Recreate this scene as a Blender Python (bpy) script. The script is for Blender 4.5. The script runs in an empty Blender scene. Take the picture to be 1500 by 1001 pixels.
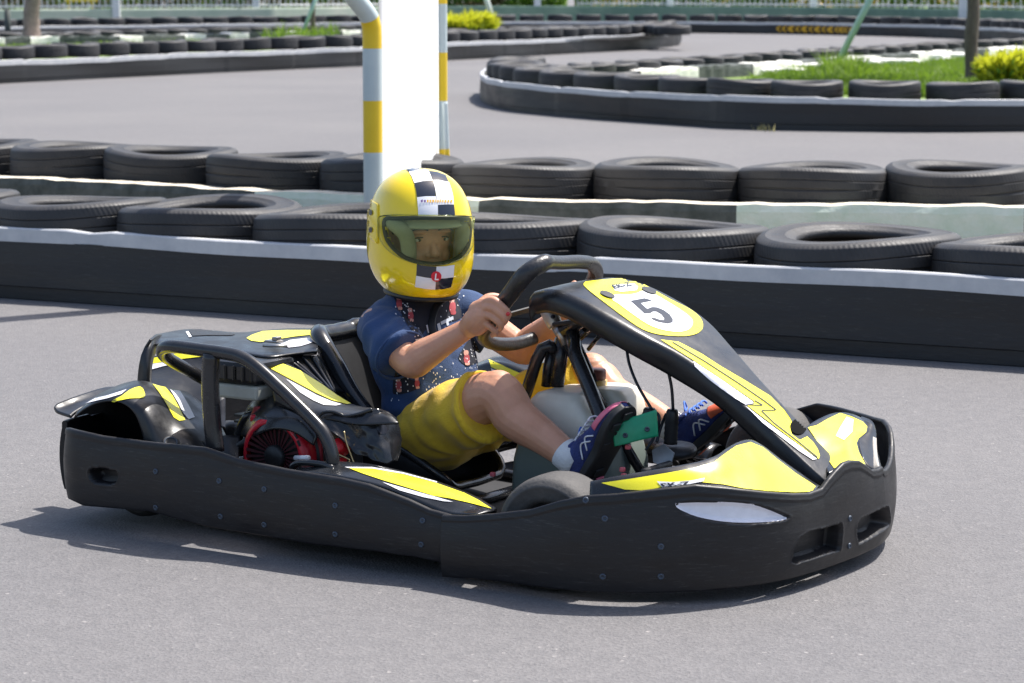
import bpy, bmesh, math, random
from mathutils import Vector, Matrix, noise
from mathutils.bvhtree import BVHTree
random.seed(5)
C = bpy.context.scene
col = C.collection
R = math.radians

# ------------------------------------------------------------------ measuring helpers
FOC, CAMH, PITCH = 3800.0, 1.45, math.atan(525.5/3800.0)
def ray(px, py):
    u = (px-750)/FOC; v = (500.5-py)/FOC
    return Vector((u, math.cos(PITCH)+v*math.sin(PITCH), -math.sin(PITCH)+v*math.cos(PITCH)))
CAM = Vector((0, 0, CAMH))
def gz(px, py, z=0.0):
    d = ray(px, py); return CAM+d*((z-CAMH)/d.z)
def atd(px, py, depth):
    d = ray(px, py); return CAM+d*(depth/d.y)
KTH = R(33.0)
KO = Vector((0.0063, 6.9002, 0))
FW = Vector((math.cos(KTH), -math.sin(KTH), 0)); LF = Vector((math.sin(KTH), math.cos(KTH), 0))
UP = Vector((0, 0, 1))
def K(px, py, y=None, x=None, z=None):
    """point of the kart's own frame (x forward, y left, z up) seen at a photo position, on a given plane"""
    if y is not None: ax, v = LF, y
    elif x is not None: ax, v = FW, x
    else: ax, v = UP, z
    d = ray(px, py); t = (v-(CAM-KO).dot(ax))/d.dot(ax); p = CAM+d*t-KO
    return Vector((p.dot(FW), p.dot(LF), p.z))
def k2w(p): return KO+FW*p[0]+LF*p[1]+UP*p[2]
def kvec(v): return Vector((v.dot(FW), v.dot(LF), v.z))

# ------------------------------------------------------------------ materials
def mat(name, base, rough=0.5, metal=0.0, noise_amt=0.0, noise_scale=20.0, bump=0.0, bump_scale=200.0, spec=0.5,
        col2=None, coat=0.0, rough_var=0.0, trans=0.0, alpha=1.0, sss=0.0, sheen=0.0, stretch=None):
    m = bpy.data.materials.new(name); m.use_nodes = True
    nt = m.node_tree; N = nt.nodes; L = nt.links; b = N['Principled BSDF']
    b.inputs['Base Color'].default_value = (*base, 1); b.inputs['Roughness'].default_value = rough
    b.inputs['Metallic'].default_value = metal; b.inputs['Specular IOR Level'].default_value = spec
    b.inputs['Coat Weight'].default_value = coat; b.inputs['Transmission Weight'].default_value = trans
    b.inputs['Alpha'].default_value = alpha
    if sss: b.inputs['Subsurface Weight'].default_value = sss; b.inputs['Subsurface Radius'].default_value = (.02, .008, .004); b.inputs['Subsurface Scale'].default_value = .6
    if sheen: b.inputs['Sheen Weight'].default_value = sheen
    tc = N.new('ShaderNodeTexCoord'); src = tc.outputs['Object']
    if stretch:
        mp = N.new('ShaderNodeMapping'); mp.inputs['Scale'].default_value = stretch; L.new(src, mp.inputs['Vector']); src = mp.outputs['Vector']
    if noise_amt or col2 or rough_var:
        n = N.new('ShaderNodeTexNoise'); n.inputs['Scale'].default_value = noise_scale; n.inputs['Detail'].default_value = 6
        n.inputs['Roughness'].default_value = .65
        L.new(src, n.inputs['Vector'])
        if noise_amt or col2:
            r = N.new('ShaderNodeValToRGB'); L.new(n.outputs['Fac'], r.inputs['Fac'])
            c2 = col2 if col2 else tuple(min(1, c*(1+noise_amt)) for c in base)
            c1 = base if col2 else tuple(c*(1-noise_amt) for c in base)
            r.color_ramp.elements[0].position = .32; r.color_ramp.elements[1].position = .68
            r.color_ramp.elements[0].color = (*c1, 1); r.color_ramp.elements[1].color = (*c2, 1)
            L.new(r.outputs['Color'], b.inputs['Base Color'])
        if rough_var:
            mr = N.new('ShaderNodeMapRange'); mr.inputs['From Min'].default_value = .3; mr.inputs['From Max'].default_value = .7
            mr.inputs['To Min'].default_value = max(0, rough-rough_var); mr.inputs['To Max'].default_value = min(1, rough+rough_var)
            L.new(n.outputs['Fac'], mr.inputs['Value']); L.new(mr.outputs['Result'], b.inputs['Roughness'])
    if bump:
        n2 = N.new('ShaderNodeTexNoise'); n2.inputs['Scale'].default_value = bump_scale; n2.inputs['Detail'].default_value = 4
        bp = N.new('ShaderNodeBump'); bp.inputs['Strength'].default_value = bump; bp.inputs['Distance'].default_value = .01
        L.new(src, n2.inputs['Vector']); L.new(n2.outputs['Fac'], bp.inputs['Height']); L.new(bp.outputs['Normal'], b.inputs['Normal'])
    return m

# ------------------------------------------------------------------ mesh helpers
def tag(o, label=None, cat=None, group=None, kind=None):
    if label: o['label'] = label
    if cat: o['category'] = cat
    if group: o['group'] = group
    if kind: o['kind'] = kind
    return o
def empty(name, loc=(0, 0, 0), rz=0.0):
    o = bpy.data.objects.new(name, None); col.objects.link(o); o.location = loc; o.rotation_euler = (0, 0, rz)
    o.empty_display_size = .1
    return o
class MB:
    def __init__(s): s.v = []; s.f = []; s.mi = []; s.sm = []
    def add(s, verts, faces, mi=0, smooth=True):
        b = len(s.v); s.v += [tuple(v) for v in verts]
        for f in faces: s.f.append(tuple(b+i for i in f)); s.mi.append(mi); s.sm.append(smooth)
        return s
    def box(s, c, size, mi=0, M=None, smooth=False):
        hx, hy, hz = size[0]/2, size[1]/2, size[2]/2
        vs = [Vector((x, y, z)) for x in (-hx, hx) for y in (-hy, hy) for z in (-hz, hz)]
        if M is not None: vs = [M @ v for v in vs]
        vs = [v+Vector(c) for v in vs]
        return s.add(vs, [(0, 1, 3, 2), (4, 6, 7, 5), (0, 4, 5, 1), (2, 3, 7, 6), (0, 2, 6, 4), (1, 5, 7, 3)], mi, smooth)
    def tube(s, pts, rad, n=12, mi=0, closed=False, cap=True, flat=None):
        pts = [Vector(p) for p in pts]; m = len(pts)
        if not hasattr(rad, '__len__'): rad = [rad]*m
        rings = []; prev = None
        for i, p in enumerate(pts):
            if closed: t = pts[(i+1) % m]-pts[i-1]
            else: t = pts[min(i+1, m-1)]-pts[max(i-1, 0)]
            t.normalize()
            if prev is None:
                a = Vector((0, 0, 1)) if abs(t.z) < .9 else Vector((1, 0, 0))
                n1 = t.cross(a).normalized()
            else:
                n1 = (prev-t*prev.dot(t)).normalized()
            prev = n1; n2 = t.cross(n1)
            r = rad[i]; ry = r*(flat if flat else 1)
            rings.append([p+n1*math.cos(2*math.pi*k/n)*r+n2*math.sin(2*math.pi*k/n)*ry for k in range(n)])
        vs = [v for r in rings for v in r]; fs = []
        M_ = m if closed else m-1
        for i in range(M_):
            j = (i+1) % m
            for k in range(n):
                k2 = (k+1) % n
                fs.append((i*n+k, i*n+k2, j*n+k2, j*n+k))
        if cap and not closed:
            fs.append(tuple(reversed(range(n)))); fs.append(tuple(range((m-1)*n, m*n)))
        return s.add(vs, fs, mi)
    def lathe(s, prof, n=48, M=None, mi=0, smooth=True):
        """prof: list of (r, h); closed loop if the first point is repeated at the end; axis = local z"""
        vs = []; m = len(prof)
        for r, h in prof:
            for k in range(n):
                a = 2*math.pi*k/n; vs.append(Vector((r*math.cos(a), r*math.sin(a), h)))
        if M is not None: vs = [M @ v for v in vs]
        fs = []
        for i in range(m-1):
            for k in range(n):
                k2 = (k+1) % n
                fs.append((i*n+k, i*n+k2, (i+1)*n+k2, (i+1)*n+k))
        return s.add(vs, fs, mi, smooth)
    def grid(s, rows, mi=0, smooth=True, closed_v=False):
        m = len(rows); n = len(rows[0]); fs = []
        for i in range(m-1):
            for k in range(n if closed_v else n-1):
                k2 = (k+1) % n
                fs.append((i*n+k, i*n+k2, (i+1)*n+k2, (i+1)*n+k))
        return s.add([v for r in rows for v in r], fs, mi, smooth)
    def prism(s, poly, thick, M=None, mi=0):
        """poly: 2D points; extruded along local z from 0 to thick"""
        n = len(poly)
        vs = [Vector((p[0], p[1], 0)) for p in poly]+[Vector((p[0], p[1], thick)) for p in poly]
        if M is not None: vs = [M @ v for v in vs]
        fs = [tuple(reversed(range(n))), tuple(range(n, 2*n))]+[(i, (i+1) % n, n+(i+1) % n, n+i) for i in range(n)]
        return s.add(vs, fs, mi, False)
    def build(s, name, mats, parent=None, off=None, bevel=0.0, solid=0.0, solid_off=-1, sub=0, weld=0.0, fixn=True, mw=None):
        if not isinstance(mats, (list, tuple)): mats = [mats]
        me = bpy.data.meshes.new(name)
        vs = s.v if off is None else [tuple(Vector(v)-Vector(off)) for v in s.v]
        me.from_pydata(vs, [], s.f)
        for m in mats: me.materials.append(m)
        me.polygons.foreach_set('material_index', s.mi); me.polygons.foreach_set('use_smooth', s.sm)
        if weld or fixn:
            bm = bmesh.new(); bm.from_mesh(me)
            if weld: bmesh.ops.remove_doubles(bm, verts=bm.verts, dist=weld)
            if fixn: bmesh.ops.recalc_face_normals(bm, faces=bm.faces)
            bm.to_mesh(me); bm.free()
        me.update()
        o = bpy.data.objects.new(name, me); col.objects.link(o)
        if parent is not None: o.parent = parent
        if solid: md = o.modifiers.new('s', 'SOLIDIFY'); md.thickness = solid; md.offset = solid_off; md.use_even_offset = False
        if bevel: md = o.modifiers.new('b', 'BEVEL'); md.width = bevel; md.segments = 2; md.limit_method = 'ANGLE'; md.angle_limit = R(40)
        if sub: md = o.modifiers.new('u', 'SUBSURF'); md.levels = sub; md.render_levels = sub
        return o
def cr(pts, n=8, closed=False):
    """Catmull-Rom through the points (tuples of any length) with n steps per span"""
    pts = [tuple(p) for p in pts]; m = len(pts); out = []
    D = len(pts[0])
    def g(i): return pts[i % m] if closed else pts[max(0, min(m-1, i))]
    for i in range(m if closed else m-1):
        a, b, c, d = g(i-1), g(i), g(i+1), g(i+2)
        if not closed and i == 0: a = tuple(2*b[k]-c[k] for k in range(D))
        if not closed and i == m-2: d = tuple(2*c[k]-b[k] for k in range(D))
        for j in range(n):
            t = j/n
            out.append(tuple(.5*((2*b[k])+(-a[k]+c[k])*t+(2*a[k]-5*b[k]+4*c[k]-d[k])*t*t+(-a[k]+3*b[k]-3*c[k]+d[k])*t**3) for k in range(D)))
    if not closed: out.append(pts[-1])
    return out
def crgrid(rows, nu=6, nv=6):
    rows = [cr(r, nv) for r in rows]
    cols = [cr([rows[i][k] for i in range(len(rows))], nu) for k in range(len(rows[0]))]
    return [[cols[k][i] for k in range(len(cols))] for i in range(len(cols[0]))]
def resample(pts, n):
    pts = [Vector(p) for p in pts]; L = [0]
    for a, b in zip(pts, pts[1:]): L.append(L[-1]+(b-a).length)
    out = []; j = 0
    for i in range(n):
        s = L[-1]*i/(n-1)
        while j < len(pts)-2 and L[j+1] < s: j += 1
        t = (s-L[j])/max(1e-9, L[j+1]-L[j]); out.append(pts[j].lerp(pts[j+1], t))
    return out
def interp(x, tab):
    if x <= tab[0][0]: return tab[0][1]
    for (a, b), (c, d) in zip(tab, tab[1:]):
        if x <= c: return b+(d-b)*(x-a)/(c-a)
    return tab[-1][1]
def ordinal(i):
    o = ['first', 'second', 'third', 'fourth', 'fifth', 'sixth', 'seventh', 'eighth', 'ninth', 'tenth', 'eleventh', 'twelfth', 'thirteenth',
         'fourteenth', 'fifteenth', 'sixteenth', 'seventeenth', 'eighteenth', 'nineteenth', 'twentieth']
    t = ['twenty', 'thirty', 'forty', 'fifty', 'sixty']
    if i < 20: return o[i]
    k = i+1
    if k % 10 == 0: return {30: 'thirtieth', 40: 'fortieth', 50: 'fiftieth', 60: 'sixtieth'}[k]
    return t[k//10-2]+'-'+o[k % 10-1]

# ------------------------------------------------------------------ camera, light, world
cd = bpy.data.cameras.new('camera'); cam = bpy.data.objects.new('camera', cd); col.objects.link(cam)
cam.location = CAM; cam.rotation_euler = (math.pi/2-PITCH, 0, 0)
cd.sensor_width = 36; cd.lens = FOC/1500*36; cd.clip_end = 2000; cd.clip_start = .1
cd.dof.use_dof = True; cd.dof.focus_distance = 6.9; cd.dof.aperture_fstop = 8.5
C.camera = cam
SUN_EL = R(61); SUN_AZ = math.atan2(.592, .806)      # direction towards the sun, measured from +X towards +Y
sd = bpy.data.lights.new('sun', 'SUN'); sd.energy = 4.4; sd.angle = R(.53); sd.color = (1, .955, .9)
sun = bpy.data.objects.new('sun', sd); col.objects.link(sun)
sv = Vector((math.cos(SUN_EL)*math.cos(SUN_AZ), math.cos(SUN_EL)*math.sin(SUN_AZ), math.sin(SUN_EL)))
sun.rotation_euler = sv.to_track_quat('Z', 'Y').to_euler(); sun.location = (4, 10, 12)
w = bpy.data.worlds.new('World'); C.world = w; w.use_nodes = True
nt = w.node_tree; sky = nt.nodes.new('ShaderNodeTexSky'); sky.sky_type = 'NISHITA'; sky.sun_disc = False
sky.sun_elevation = SUN_EL; sky.sun_rotation = math.pi/2-SUN_AZ; sky.dust_density = 2.5; sky.air_density = 1.0
nt.links.new(sky.outputs['Color'], nt.nodes['Background'].inputs['Color']); nt.nodes['Background'].inputs['Strength'].default_value = .13
C.view_settings.view_transform = 'Standard'; C.view_settings.look = 'None'; C.view_settings.exposure = .85; C.view_settings.gamma = 1
C.render.engine = 'CYCLES'; C.cycles.use_denoising = True; C.cycles.max_bounces = 8; C.cycles.transparent_max_bounces = 12
C.cycles.sample_clamp_indirect = 6

# ================================================================== THE SETTING
def asphalt():
    m = bpy.data.materials.new('asphalt'); m.use_nodes = True; nt = m.node_tree; N = nt.nodes; L = nt.links; b = N['Principled BSDF']
    tc = N.new('ShaderNodeTexCoord')
    big = N.new('ShaderNodeTexNoise'); big.inputs['Scale'].default_value = .35; big.inputs['Detail'].default_value = 5
    mid = N.new('ShaderNodeTexNoise'); mid.inputs['Scale'].default_value = 14; mid.inputs['Detail'].default_value = 6; mid.inputs['Roughness'].default_value = .7
    fin = N.new('ShaderNodeTexVoronoi'); fin.inputs['Scale'].default_value = 130
    fn = N.new('ShaderNodeTexNoise'); fn.inputs['Scale'].default_value = 260; fn.inputs['Detail'].default_value = 3
    for n in (big, mid, fin, fn): L.new(tc.outputs['Object'], n.inputs['Vector'])
    r1 = N.new('ShaderNodeValToRGB'); L.new(big.outputs['Fac'], r1.inputs['Fac'])
    r1.color_ramp.elements[0].position = .3; r1.color_ramp.elements[1].position = .7
    r1.color_ramp.elements[0].color = (.143, .139, .141, 1); r1.color_ramp.elements[1].color = (.168, .162, .160, 1)
    r2 = N.new('ShaderNodeValToRGB'); L.new(mid.outputs['Fac'], r2.inputs['Fac'])
    r2.color_ramp.elements[0].position = .25; r2.color_ramp.elements[1].position = .8
    r2.color_ramp.elements[0].color = (.86, .86, .87, 1); r2.color_ramp.elements[1].color = (1.12, 1.11, 1.1, 1)
    r3 = N.new('ShaderNodeValToRGB'); L.new(fin.outputs['Color'], r3.inputs['Fac'])
    r3.color_ramp.elements[0].position = .0; r3.color_ramp.elements[0].color = (.78, .78, .79, 1)
    r3.color_ramp.elements[1].position = .93; r3.color_ramp.elements[1].color = (1.08, 1.08, 1.08, 1)
    e = r3.color_ramp.elements.new(.97); e.color = (1.7, 1.66, 1.6, 1)
    m1 = N.new('ShaderNodeMix'); m1.data_type = 'RGBA'; m1.blend_type = 'MULTIPLY'; m1.inputs[0].default_value = 1
    m2 = N.new('ShaderNodeMix'); m2.data_type = 'RGBA'; m2.blend_type = 'MULTIPLY'; m2.inputs[0].default_value = 1
    L.new(r1.outputs[0], m1.inputs[6]); L.new(r2.outputs[0], m1.inputs[7]); L.new(m1.outputs[2], m2.inputs[6]); L.new(r3.outputs[0], m2.inputs[7])
    L.new(m2.outputs[2], b.inputs['Base Color']); b.inputs['Roughness'].default_value = .82; b.inputs['Specular IOR Level'].default_value = .35
    bp = N.new('ShaderNodeBump'); bp.inputs['Strength'].default_value = .45; bp.inputs['Distance'].default_value = .006
    ad = N.new('ShaderNodeMath'); ad.operation = 'ADD'; L.new(fin.outputs['Distance'], ad.inputs[0]); L.new(fn.outputs['Fac'], ad.inputs[1])
    L.new(ad.outputs[0], bp.inputs['Height']); L.new(bp.outputs['Normal'], b.inputs['Normal'])
    return m
M_asph = asphalt()
MB().add([(-400, -60, 0), (400, -60, 0), (400, 500, 0), (-400, 500, 0)], [(0, 1, 2, 3)], smooth=False).build('track', M_asph)
tag(bpy.data.objects['track'], kind='structure')

M_tyre = mat('old_tyre_rubber', (.016, .016, .018), .62, col2=(.04, .038, .038), noise_scale=9, bump=.25, bump_scale=90, rough_var=.12)
M_belt = mat('black_belt_rubber', (.0085, .0085, .0105), .5, col2=(.015, .015, .017), noise_scale=5, rough_var=.12, bump=.1, bump_scale=40, stretch=(.35, .35, 2.2))
M_stripe = mat('stripe_paint', (.42, .43, .45), .5, col2=(.56, .56, .56), noise_scale=7, bump=.1, bump_scale=50)
M_conc = mat('mint_kerb_paint', (.56, .66, .52), .85, col2=(.74, .78, .68), noise_scale=6, bump=.5, bump_scale=35)
M_concw = mat('white_kerb_paint', (.72, .70, .62), .85, col2=(.86, .84, .78), noise_scale=8, bump=.5, bump_scale=35)
M_conck = mat('black_kerb_paint', (.035, .045, .04), .8, col2=(.11, .12, .11), noise_scale=8, bump=.5, bump_scale=35)
M_soil = mat('dry_soil', (.13, .105, .075), .95, col2=(.22, .19, .14), noise_scale=12, bump=.8, bump_scale=60)
M_turf = mat('grass_soil', (.10, .16, .03), .95, col2=(.17, .24, .05), noise_scale=5, bump=.8, bump_scale=60)

def tread_mat():
    m = mat('tyre_tread_rubber', (.014, .014, .016), .6, col2=(.034, .033, .034), noise_scale=9, rough_var=.1)
    nt = m.node_tree; N = nt.nodes; L = nt.links; b = N['Principled BSDF']
    tc = N.new('ShaderNodeTexCoord'); sp = N.new('ShaderNodeSeparateXYZ'); L.new(tc.outputs['Object'], sp.inputs[0])
    at = N.new('ShaderNodeMath'); at.operation = 'ARCTAN2'; L.new(sp.outputs[1], at.inputs[0]); L.new(sp.outputs[0], at.inputs[1])
    mu = N.new('ShaderNodeMath'); mu.operation = 'MULTIPLY'; mu.inputs[1].default_value = 120; L.new(at.outputs[0], mu.inputs[0])
    zz = N.new('ShaderNodeMath'); zz.operation = 'MULTIPLY'; zz.inputs[1].default_value = 120; L.new(sp.outputs[2], zz.inputs[0])
    ad = N.new('ShaderNodeMath'); L.new(mu.outputs[0], ad.inputs[0]); L.new(zz.outputs[0], ad.inputs[1])
    si = N.new('ShaderNodeMath'); si.operation = 'SINE'; L.new(ad.outputs[0], si.inputs[0])
    bp = N.new('ShaderNodeBump'); bp.inputs['Strength'].default_value = .14; bp.inputs['Distance'].default_value = .003
    L.new(si.outputs[0], bp.inputs['Height']); L.new(bp.outputs['Normal'], b.inputs['Normal'])
    return m
M_tread = tread_mat()
def tyre_mesh(name, D, W, n=56, seed=0):
    r = D/2; h = W/2
    g = .006
    prof_t = []                                  # outer tread with circumferential grooves
    ribs = [-.86, -.5, -.16, .2, .54, .88]
    pr = [(r*.80, -h), (r*.9, -h*.99), (r*.965, -h*.9)]
    zt = [-.86, -.50, -.46, -.02, .02, .42, .46, .88]
    for i, z in enumerate(zt):
        crown = 1-.03*abs(z)**3
        if i % 2 == 0: pr += [(r*crown, z*h), (r*(1-.03*abs(z+.03)**3), (z+.035)*h)]
        else:
            pr += [(r*(1-.03*abs(z-.03)**3), (z-.035)*h), (r*crown, z*h)]
            if i < len(zt)-1: pr += [(r*crown-.008, (z+.008)*h), (r*crown-.008, (zt[i+1]-.008)*h)]
    pr += [(r*.965, h*.92), (r*.945, h*.99), (r*.90, h*1.03), (r*.893, h*1.045), (r*.885, h*1.03), (r*.80, h*1.05), (r*.71, h*1.02), (r*.70, h*1.035), (r*.69, h*1.0), (r*.635, h*.93), (r*.60, h*.88), (r*.585, h*.74), (r*.60, h*.6)]
    inner = [(r*.68, h*.55), (r*.82, h*.6), (r*.9, h*.5), (r*.93, 0), (r*.9, -h*.5), (r*.8, -h*.7), (r*.66, -h*.6), (r*.6, -h*.62), (r*.59, -h*.74), (r*.66, -h*.95), (r*.80, -h)]
    mb = MB()
    a = len(pr)-12
    mb.lathe(pr[:a+1], n, mi=1); mb.lathe(pr[a:]+inner, n, mi=0)
    rnd = random.Random(seed)
    ph = rnd.random()*6; am = .012+.012*rnd.random(); s2 = rnd.random()*6
    vs = []
    for x, y, z in mb.v:
        th = math.atan2(y, x); rr = math.hypot(x, y)
        k = 1+am*math.cos(2*(th-ph)); dz = .012*math.sin(th*2+s2)*(rr/r) if z > 0 else 0
        vs.append((x*k, y*k, z+dz))
    mb.v = vs
    o = mb.build(name, [M_tyre, M_tread], weld=.0003)
    me = o.data; bpy.data.objects.remove(o); return me
T_BIG = [tyre_mesh('worn_tyre', .85, .225, 72, s) for s in range(4)]
T_FAR = [tyre_mesh('worn_tyre_far', .74, .20, 28, s+9) for s in range(3)]
T_MID = [tyre_mesh('worn_tyre_small', .62, .20, 28, s+19) for s in range(3)]
tn = 0
def tyre(p, z, label, group, meshes, tilt=.03):
    global tn; tn += 1
    rnd = random.Random(tn*7+1)
    o = bpy.data.objects.new('tyre', rnd.choice(meshes)); col.objects.link(o)
    o.location = (p[0], p[1], z); o.rotation_euler = (rnd.uniform(-tilt, tilt), rnd.uniform(-tilt, tilt), rnd.uniform(0, 6.28))
    s = rnd.uniform(.975, 1.01); o.scale = (s, s, rnd.uniform(.93, 1.03))
    tag(o, label, 'tyre', group); return o

def path_offset(path, d):
    out = []
    for i, p in enumerate(path):
        a = Vector(path[max(0, i-1)]); b = Vector(path[min(len(path)-1, i+1)]); t = (b-a).normalized()
        out.append(Vector(p)+Vector((-t.y, t.x))*d)
    return out
def barrier(path, h, label, name='rubber_barrier', stripe=.075, seam=1.9, th=.03, seed=1, chevrons=None):
    """a belt of black rubber bolted along the path, white stripe along the top edge; left of the path is the tyre side"""
    root = empty(name, (path[0][0], path[0][1], 0)); off = (path[0][0], path[0][1], 0)
    tag(root, label, 'barrier')
    P = resample([Vector((p[0], p[1], 0)) for p in path], max(30, int(sum((Vector(b)-Vector(a)).length for a, b in zip(path, path[1:]))/.12)))
    P = [Vector((p.x, p.y)) for p in P]
    rnd = random.Random(seed); s = 0; segs = []; tops = []; nxt = seam*.6; jog = 0; tilt = 0; sg = 0
    ups = []
    for i, p in enumerate(P):
        if i: s += (P[i]-P[i-1]).length
        if s > nxt: nxt += seam*rnd.uniform(.85, 1.2); jog = rnd.uniform(-.006, .006); sg += 1; ups.append(i)
        segs.append(.009*(sg % 2)+.004*((sg*7) % 3))
        tops.append(h+jog+.006*math.sin(s*1.3+seed)+.003*math.sin(s*5))
    fr = path_offset(P, 0); bk = path_offset(P, th)
    def wob(i, z): return .008*math.sin(i*.21+z*9+seed)+.006*math.sin(i*.07)
    nrm = [(Vector(b)-Vector(a)).normalized() for a, b in zip(fr, bk)]
    rows = []
    for i in range(len(P)):
        zs = [0.004, .06, .065, tops[i]*.5, tops[i]-stripe, ]
        pr = []
        for z in zs:
            o_ = .0 if z > .062 else .012
            q = fr[i]+nrm[i]*(wob(i, z)+o_-segs[i]); pr.append((q.x, q.y, z))
        q = bk[i]+nrm[i]*wob(i, .2); pr.append((q.x, q.y, tops[i]-stripe)); pr.append((q.x, q.y, .004))
        rows.append(pr)
    MB().grid(rows, closed_v=True, smooth=False).build('belt', M_belt, root, off=off)
    rows = []
    cut = set(ups)
    for i in range(len(P)):
        t = tops[i]; e = .004 if i not in cut else -.004
        d = .0 if i not in cut else -.012
        a = fr[i]+nrm[i]*(wob(i, t*.9)-e-segs[i]); b = bk[i]+nrm[i]*(wob(i, .2)+.004)
        rows.append([(a.x, a.y, t-stripe-.002), (a.x, a.y, t+d-.006), (a.x+nrm[i].x*.006, a.y+nrm[i].y*.006, t+d), (b.x, b.y, t+d), (b.x, b.y, t-stripe-.002)])
    MB().grid(rows, closed_v=True, smooth=False).build('stripe', M_stripe, root, off=off)
    return root, P
def wall_along(path, h, th, name, mats, label, cat, blk=1.0, rough=.01, z0=0, seed=3, pattern=None, cap=None):
    """a low kerb wall of painted blocks following the path; pattern = material index per block"""
    P = [Vector((p[0], p[1], 0)) for p in path]; L = sum((b-a).length for a, b in zip(P, P[1:])); n = max(2, int(L/.1))
    P = resample(P, n); P2 = [Vector((p.x, p.y)) for p in P]; bk = path_offset(P2, th)
    rnd = random.Random(seed); mb = MB(); off = (P2[0].x, P2[0].y, 0)
    prev = None
    for i in range(n):
        s = L*i/(n-1); a = P2[i]; b = bk[i]; t = (b-a).normalized()
        hh = h+rough*(rnd.random()-.6)
        r1 = rough*rnd.random()
        ring = [(a.x, a.y, z0), (a.x+t.x*r1*.5, a.y+t.y*r1*.5, hh-.035-r1), (a.x+t.x*.015, a.y+t.y*.015, hh-.004*rnd.random()), (b.x-t.x*.02, b.y-t.y*.02, hh), (b.x, b.y, hh-.03), (b.x, b.y, z0)]
        if prev:
            k = pattern[int(s/blk) % len(pattern)] if pattern else 0
            for j in range(5):
                mi = k
                if cap is not None and j in (2,): mi = cap
                mb.add([prev[j], prev[j+1], ring[j+1], ring[j]], [(0, 1, 2, 3)], mi, False)
        prev = ring
    o = mb.build(name, mats, off=off, weld=.0005); o.location = off
    tag(o, label, cat); return o
def sheet(name, poly, z, m, kind='structure'):
    o = MB().add([(p[0], p[1], z) for p in poly], [tuple(range(len(poly)))], smooth=False).build(name, m); tag(o, kind=kind); return o

# ---- nearest barrier, its tyres, the kerb and the second tyre row
A = gz(0, 437); B = gz(1500, 538); dr = (B-A).normalized(); nr = Vector((-dr.y, dr.x, 0))
near_path = [A+dr*t for t in [x*.25 for x in range(-14, 40)]]
barrier([(p.x, p.y) for p in near_path], .335, 'long black rubber belt barrier with pale top stripe directly behind the moving kart', stripe=.062, seam=2.55, seed=4)
def on_path(px, path):
    pts = resample([Vector((p[0], p[1], 0)) for p in path], 600)
    return min(pts, key=lambda p: abs(750+FOC*p.x/(p.y*math.cos(PITCH)-(.4-CAMH)*math.sin(PITCH))-px))
def row_line(p0, p1, z):
    a = gz(*p0, z); b = gz(*p1, z); return a, (b-a).normalized(), (b-a).length
# front row: tyre centres measured at the height of their upper face
tops = [(-92, 280), (118, 294), (308, 310), (510, 319), (750, 329), (990, 331), (1256, 339), (1525, 356)]
for i, (px, py) in enumerate(tops):
    p = on_path(px, [(q+nr*.445)[:] for q in near_path])
    names = ['dusty black tyre cut off by the left photo edge in front row', 'broad worn tyre with rounded shoulder near left end of front row', 'low dark tyre half in pole shadow in front row',
             'worn tyre left of the helmet in front row of stack', 'worn tyre right of the helmet behind steering wheel', 'wide worn tyre behind number panel in front row',
             'wide worn tyre with slit sidewall in front row', 'worn tyre cut by right photo edge in front row']
    tyre(p, .43-.107, names[i], 'worn tyres in the front row behind the near barrier', T_BIG, .03)
# low kerb between the rows
kp_ = []
for q in ((-160, 252), (130, 266), (360, 279), (700, 292), (1100, 299), (1500, 303), (1760, 306)):
    p = gz(q[0], q[1], .27); kp_.append((p.x, p.y))
M_cap = mat('chalky_kerb_top', (.60, .52, .40), .95, col2=(.82, .76, .64), noise_scale=18, bump=.8, bump_scale=60)
wall_along(kp_, .27, .16, 'kerb_wall', [M_conc, M_concw, M_conck, M_cap], 'low mint and black painted kerb with chalky broken top between the tyre rows', 'kerb', blk=1.45, rough=.012, pattern=[2, 2, 0, 2, 0, 2, 0], cap=3)
tops = [(-35, 207), (112, 212), (252, 221), (408, 227), (575, 234), (665, 236), (770, 238), (978, 240), (1190, 249), (1405, 249), (1625, 252)]
names = ['black tyre at left photo edge in second tyre row', 'second-row tyre between left edge tyre and broad tyre', 'third tyre from left in the second tyre row', 'ribbed tyre left of the striped pole in second row',
         'dark tyre half hidden by left striped pole in second row', 'dark tyre behind the helmet in second row', 'black tyre right of striped poles with white fleck in second row', 'ribbed black tyre above wide front tyre near picture centre, second row',
         'ribbed open tyre above the slit front tyre, second row', 'ribbed tyre at the right in second row', 'tyre beyond the right photo edge in second row']
SR = []
for i, (px, py) in enumerate(tops):
    if i in (5, 10): continue
    p = on_path(px, path_offset(kp_, .60))
    tyre(p, .43-.107, names[i], 'worn tyres in the second row behind the kerb', T_BIG, .02)
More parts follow.
